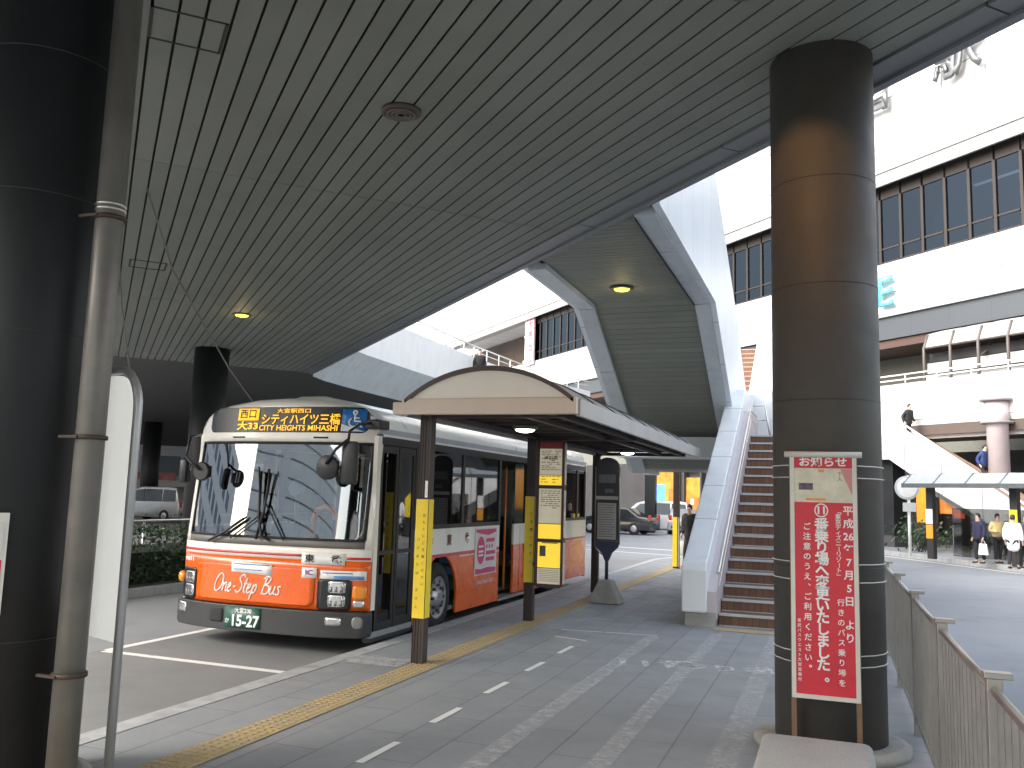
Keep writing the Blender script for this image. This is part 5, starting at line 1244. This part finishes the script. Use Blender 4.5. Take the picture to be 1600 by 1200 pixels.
# right side
def sbox(mb, y0, y1, z0, z1, o0=-.03, o1=0.): return mb.box(SXR+o0, SXR+o1, y0, y1, z0, z1)
WY, WZ, WR = 11.78, .325, .60
def sidepoly(mb, y0, y1, z0, z1, wy, o0=-.03, o1=0.):
    pts = [(y0, z0)]
    if wy:
        ang = [math.radians(190-k*200/20) for k in range(21)]
        ar = [(wy+WR*math.cos(q), WZ+WR*math.sin(q)) for q in ang]; ar = [p for p in ar if p[1] > z0]
        pts += [(ar[0][0], z0)] + ar + [(ar[-1][0], z0)]
    pts += [(y1, z0), (y1, z1), (y0, z1)]
    mb.prism([(SXR+o0, y, z) for y, z in pts], (o1-o0, 0, 0))
a = MB(); sidepoly(a, 10.95, 14.15, .05, .93, WY); sidepoly(a, 15.72, 19.76, .07, .93, 17.15); a.build('side_panel', ORANGE, bus)
a = MB(); sbox(a, 10.95, 14.15, .932, 1.30); sbox(a, 15.72, 19.76, .932, 1.30); sbox(a, 9.76, 9.86, .36, 2.5, -.06, -.002)
sbox(a, 12.45, 14.15, .868, .882, 0, .003); sbox(a, 15.72, 19.76, .868, .882, 0, .003); a.build('side_band', BCREAM, bus)
a = MB(); sbox(a, 10.96, 14.14, .895, .94, .001, .004); sbox(a, 15.73, 19.75, .895, .94, .001, .004); a.build('red_stripe', BRED, bus)
a = MB(); sbox(a, 9.8, 19.74, 2.40, 2.525, -.05, -.003)
for y in (10.86, 12.5, 14.1, 15.68, 17.4, 19.0, 19.66): sbox(a, y, y+.09, 1.302, 2.398, -.05, -.004)
sbox(a, 10.95, 14.1, 1.302, 1.36, -.05, -.005); sbox(a, 15.77, 19.66, 1.302, 1.36, -.05, -.005); a.build('window_frame', mat('frame_black', (.02, .02, .02), .4), bus)
a = MB()
a.bm.free()
for y0, y1 in ((10.96, 12.49), (12.6, 14.09), (15.78, 17.39), (17.5, 18.99), (19.1, 19.65)): a = MB(); sbox(a, y0, y1, 1.362, 2.398, -.03, -.02); a.build('side_window', GLS, bus)
a = MB(); sbox(a, 9.75, 19.7, 2.53, 2.60, -.02, .003); a.build('cornice', mat('cornice_grey', (.42, .43, .44), .4, .2), bus)
# front door: two folding glazed leaves
for y0, y1 in ((9.87, 10.35), (10.37, 10.85)):
    d_ = MB()
    sbox(d_, y0, y0+.06, .1, 2.39, -.05, -.008); sbox(d_, y1-.06, y1, .1, 2.39, -.05, -.008); sbox(d_, y0+.06, y1-.06, .1, .2, -.05, -.008); sbox(d_, y0+.06, y1-.06, 2.3, 2.39, -.05, -.008); sbox(d_, y0+.06, y1-.06, 1.02, 1.07, -.05, -.008)
    dr_ = d_.build('door', mat('frame_black', (.02, .02, .02), .4), bus)
    d_ = MB(); d_.bm.free()
    for z0, z1 in ((.2, 1.02), (1.07, 2.3)): d_ = MB(); sbox(d_, y0+.06, y1-.06, z0, z1, -.03, -.02); d_.build('pane', glass('door_glass', (.5, .52, .45), .08), dr_)
for q_ in ((9.78, 10.9, .03, .098, -.08, .0), (14.17, 15.7, .03, .07, -.25, .0)): a = MB(); sbox(a, *q_); a.build('door_sill', mat('sill_metal', (.45, .45, .45), .4, .6), bus)
a = MB(); sbox(a, 9.76, 10.9, -.02, .028, -.1, -.004); a.build('sill_shadow_strip', BGREY, bus)
# middle doorway, door slid open behind the skin
a = MB(); sbox(a, 15.05, 15.36, .09, .93, -.10, -.06); sbox(a, 15.39, 15.70, .09, .93, -.10, -.06); od = a.build('door', ORANGE, bus)
a = MB(); sbox(a, 15.05, 15.70, 1.30, 2.38, -.10, -.06); a.build('pane', mat('car_glass', (.015, .018, .02), .08), od)
a = MB(); sbox(a, 15.05, 15.36, .932, 1.298, -.10, -.06); sbox(a, 15.39, 15.7, .932, 1.298, -.10, -.06); a.build('cream_band', BCREAM, od)
for x, y in ((SXR-.15, 14.35), (SXR-.2, 14.95)): a = MB(); a.tube([(x, y, .15), (x, y, 2.3)], .02, 8); a.build('grab_pole', mat('pole_orange', (.75, .2, .03), .4), bus)
# side lettering and poster
YD = Vector((0, 1, 0))
a = MB(); put(a, '東', (SXR+.006, 12.05, 1.12), .17, YD, Z_, None, .03); put(a, '武', (SXR+.006, 12.72, 1.13), .16, YD, Z_, None, .03); put(a, '大宮', (SXR+.006, 11.4, 1.13), .09, YD, Z_, None, .01); a.build('company_lettering', mat('side_ink', (.12, .03, .02), .6, var=0), bus)
a = MB(); sbox(a, 13.05, 14.0, .53, 1.27, .005, .012); ad = a.build('poster', mat('poster_white', (.72, .66, .66), .5, 0, .1, 6), bus)
a = MB()
a.prism([(SXR+.0125, y, z) for y, z in ((13.08, 1.25), (13.97, 1.25), (13.97, 1.2), (13.6, 1.15), (13.3, 1.18), (13.08, 1.21))], (.001, 0, 0))
a.prism([(SXR+.0125, y, z) for y, z in ((13.08, .55), (13.97, .55), (13.97, .62), (13.6, .64), (13.3, .62), (13.08, .64))], (.001, 0, 0))
a.prism([(SXR+.0125, 13.3+.17*math.cos(k*math.pi/10), .92+.22*math.sin(k*math.pi/10)) for k in range(20)], (.001, 0, 0))
for k, (z, y0, y1) in enumerate(((1.07, 13.52, 13.9), (.97, 13.52, 13.58), (.97, 13.64, 13.7), (.97, 13.76, 13.82), (.87, 13.52, 13.94), (.77, 13.52, 13.9))): a.prism([(SXR+.0125, y0, z-.03), (SXR+.0125, y1, z-.03), (SXR+.0125, y1, z+.03), (SXR+.0125, y0, z+.03)], (.001, 0, 0))
a.build('poster_print', mat('poster_pink', (.6, .06, .17), .5, 0, .2, 9), ad)
a = MB()
for z in (.98, .90, .84): a.prism([(SXR+.014, 13.2, z-.015), (SXR+.014, 13.4, z-.015), (SXR+.014, 13.4, z+.015), (SXR+.014, 13.2, z+.015)], (.001, 0, 0))
a.build('poster_mark', WINK, ad)
a = MB(); put(a, 'One-Step Bus', (SXR+.006, 13.5, .42), .1, YD, Z_, .75, .005, .3); a.build('script_lettering', WINK, bus)
# wheels
for wy in (WY, 17.15):
    for sx, dx in ((SXR-.02, -1), (BX-HW+.02, 1)):
        a = MB(); a.lathe([(.30, .28), (.30, .0), (.40, .0), (.475, .035), (.49, .07), (.49, .25), (.46, .3), (.3, .3)], (sx, wy, RZ+.49), (dx, 0, 0), 40); wh = a.build('wheel', RUBBER, bus)
        a = MB(); a.lathe([(.05, -.02), (.11, -.02), (.13, .02), (.24, .03), (.275, .015), (.30, .005), (.305, .03)], (sx, wy, RZ+.49), (dx, 0, 0), 40); rm_ = a.build('rim', mat('rim_steel', (.40, .40, .41), .4, .7, .15, 8), wh)
        a = MB()
        for k in range(8): q = k*math.pi/4; a.lathe([(.022, -.015), (.022, .03)], (sx, wy+.175*math.cos(q), RZ+.49+.175*math.sin(q)), (dx, 0, 0), 8)
        for k in range(8): q = (k+.5)*math.pi/4; a.lathe([(.03, .022), (.03, .034)], (sx, wy+.235*math.cos(q), RZ+.49+.235*math.sin(q)), (dx, 0, 0), 8)
        a.build('wheel_nuts', mat('nut_dark', (.08, .08, .08), .5, .5), rm_)
# interior
INT = mat('cabin_grey', (.16, .165, .16), .6, 0, .15, 2)
a = MB(); a.box(BX-HW+.05, SXR-.33, 9.9, 19.7, .10, .16); a.box(BX-HW+.05, SXR-.06, 10.95, 14.15, .10, .16)
a.box(BX-HW+.05, SXR-.06, 9.95, 19.7, 2.40, 2.43); a.box(SXR-.06, SXR-.035, 10.95, 11.1, .16, 1.28); a.box(SXR-.06, SXR-.035, 12.5, 14.15, .16, 1.28); a.box(SXR-.06, SXR-.035, 15.75, 19.7, .16, 1.28); a.build('cabin_shell', INT, bus)
a = MB(); a.box(BX-HW+.06, SXR-.7, 9.75, 10.05, .5, 1.16); a.box(BX-1.2, BX-.3, 9.85, 10.1, 1.12, 1.22); a.build('dashboard', mat('dash_dark', (.03, .03, .032), .6), bus)
a = MB()
def seat(x, y): a.box(x-.22, x+.22, y-.2, y+.2, .55, .68); a.box(x-.22, x+.22, y+.16, y+.26, .68, 1.32)
seat(BX-.8, 10.9)
for y in (12.6, 13.5, 16.2, 17.1, 18.0, 18.9):
    for x in (BX-1.05, BX-.55): seat(x, y)
for y in (12.9, 16.4, 17.3, 18.2): seat(SXR-.4, y)
a.build('seats', mat('seat_blue', (.05, .09, .16), .8, 0, .2, 8), bus, .03)
a = MB(); a.tube([(BX+.45, 9.86, 1.2), (BX+.45, 9.86, 1.45), (BX+.5, 9.86, 1.56), (BX+.62, 9.86, 1.6), (BX+.74, 9.86, 1.56), (BX+.8, 9.86, 1.45), (BX+.8, 9.86, 1.16)], .03, 8); a.build('grab_loop', mat('loop_orange', (.95, .20, .02), .4, 0, .05), bus)
a = MB(); a.tube([(BX+.27, 9.76, 1.2), (BX+.25, 9.76, 1.75)], .03, 8); a.lathe([(.1, 0), (.12, .05), (.06, .09)], (BX+.24, 9.72, 1.82), (0, 1, 0), 16); a.build('fare_reader', mat('reader_blue', (.10, .17, .30), .4), bus)
a = MB(); a.tube([(BX-.8+.22*math.cos(k*math.pi/12), 10.25+.1*math.sin(k*math.pi/12), 1.22+.16*math.sin(k*math.pi/12)) for k in range(25)], .016, 6); a.build('steering_wheel', BLACKP, bus)
a = MB(); a.obox((SXR-.6, 13.3, 2.1), (.02, 0, 0), (0, .28, 0), (0, 0, .18)); dsp = a.build('fare_display', mat('display_black', (.015, .012, .01), .4), bus)
a = MB()
for k in range(5): a.obox((SXR-.575, 13.1+k*.1, 2.05), (.002, 0, 0), (0, .02, 0), (0, 0, .11))
a.obox((SXR-.575, 13.3, 2.24), (.002, 0, 0), (0, .2, 0), (0, 0, .02)); a.build('display_digits', mat('digit_amber', (1, .42, .03), .5, var=0, emit=.3), dsp)
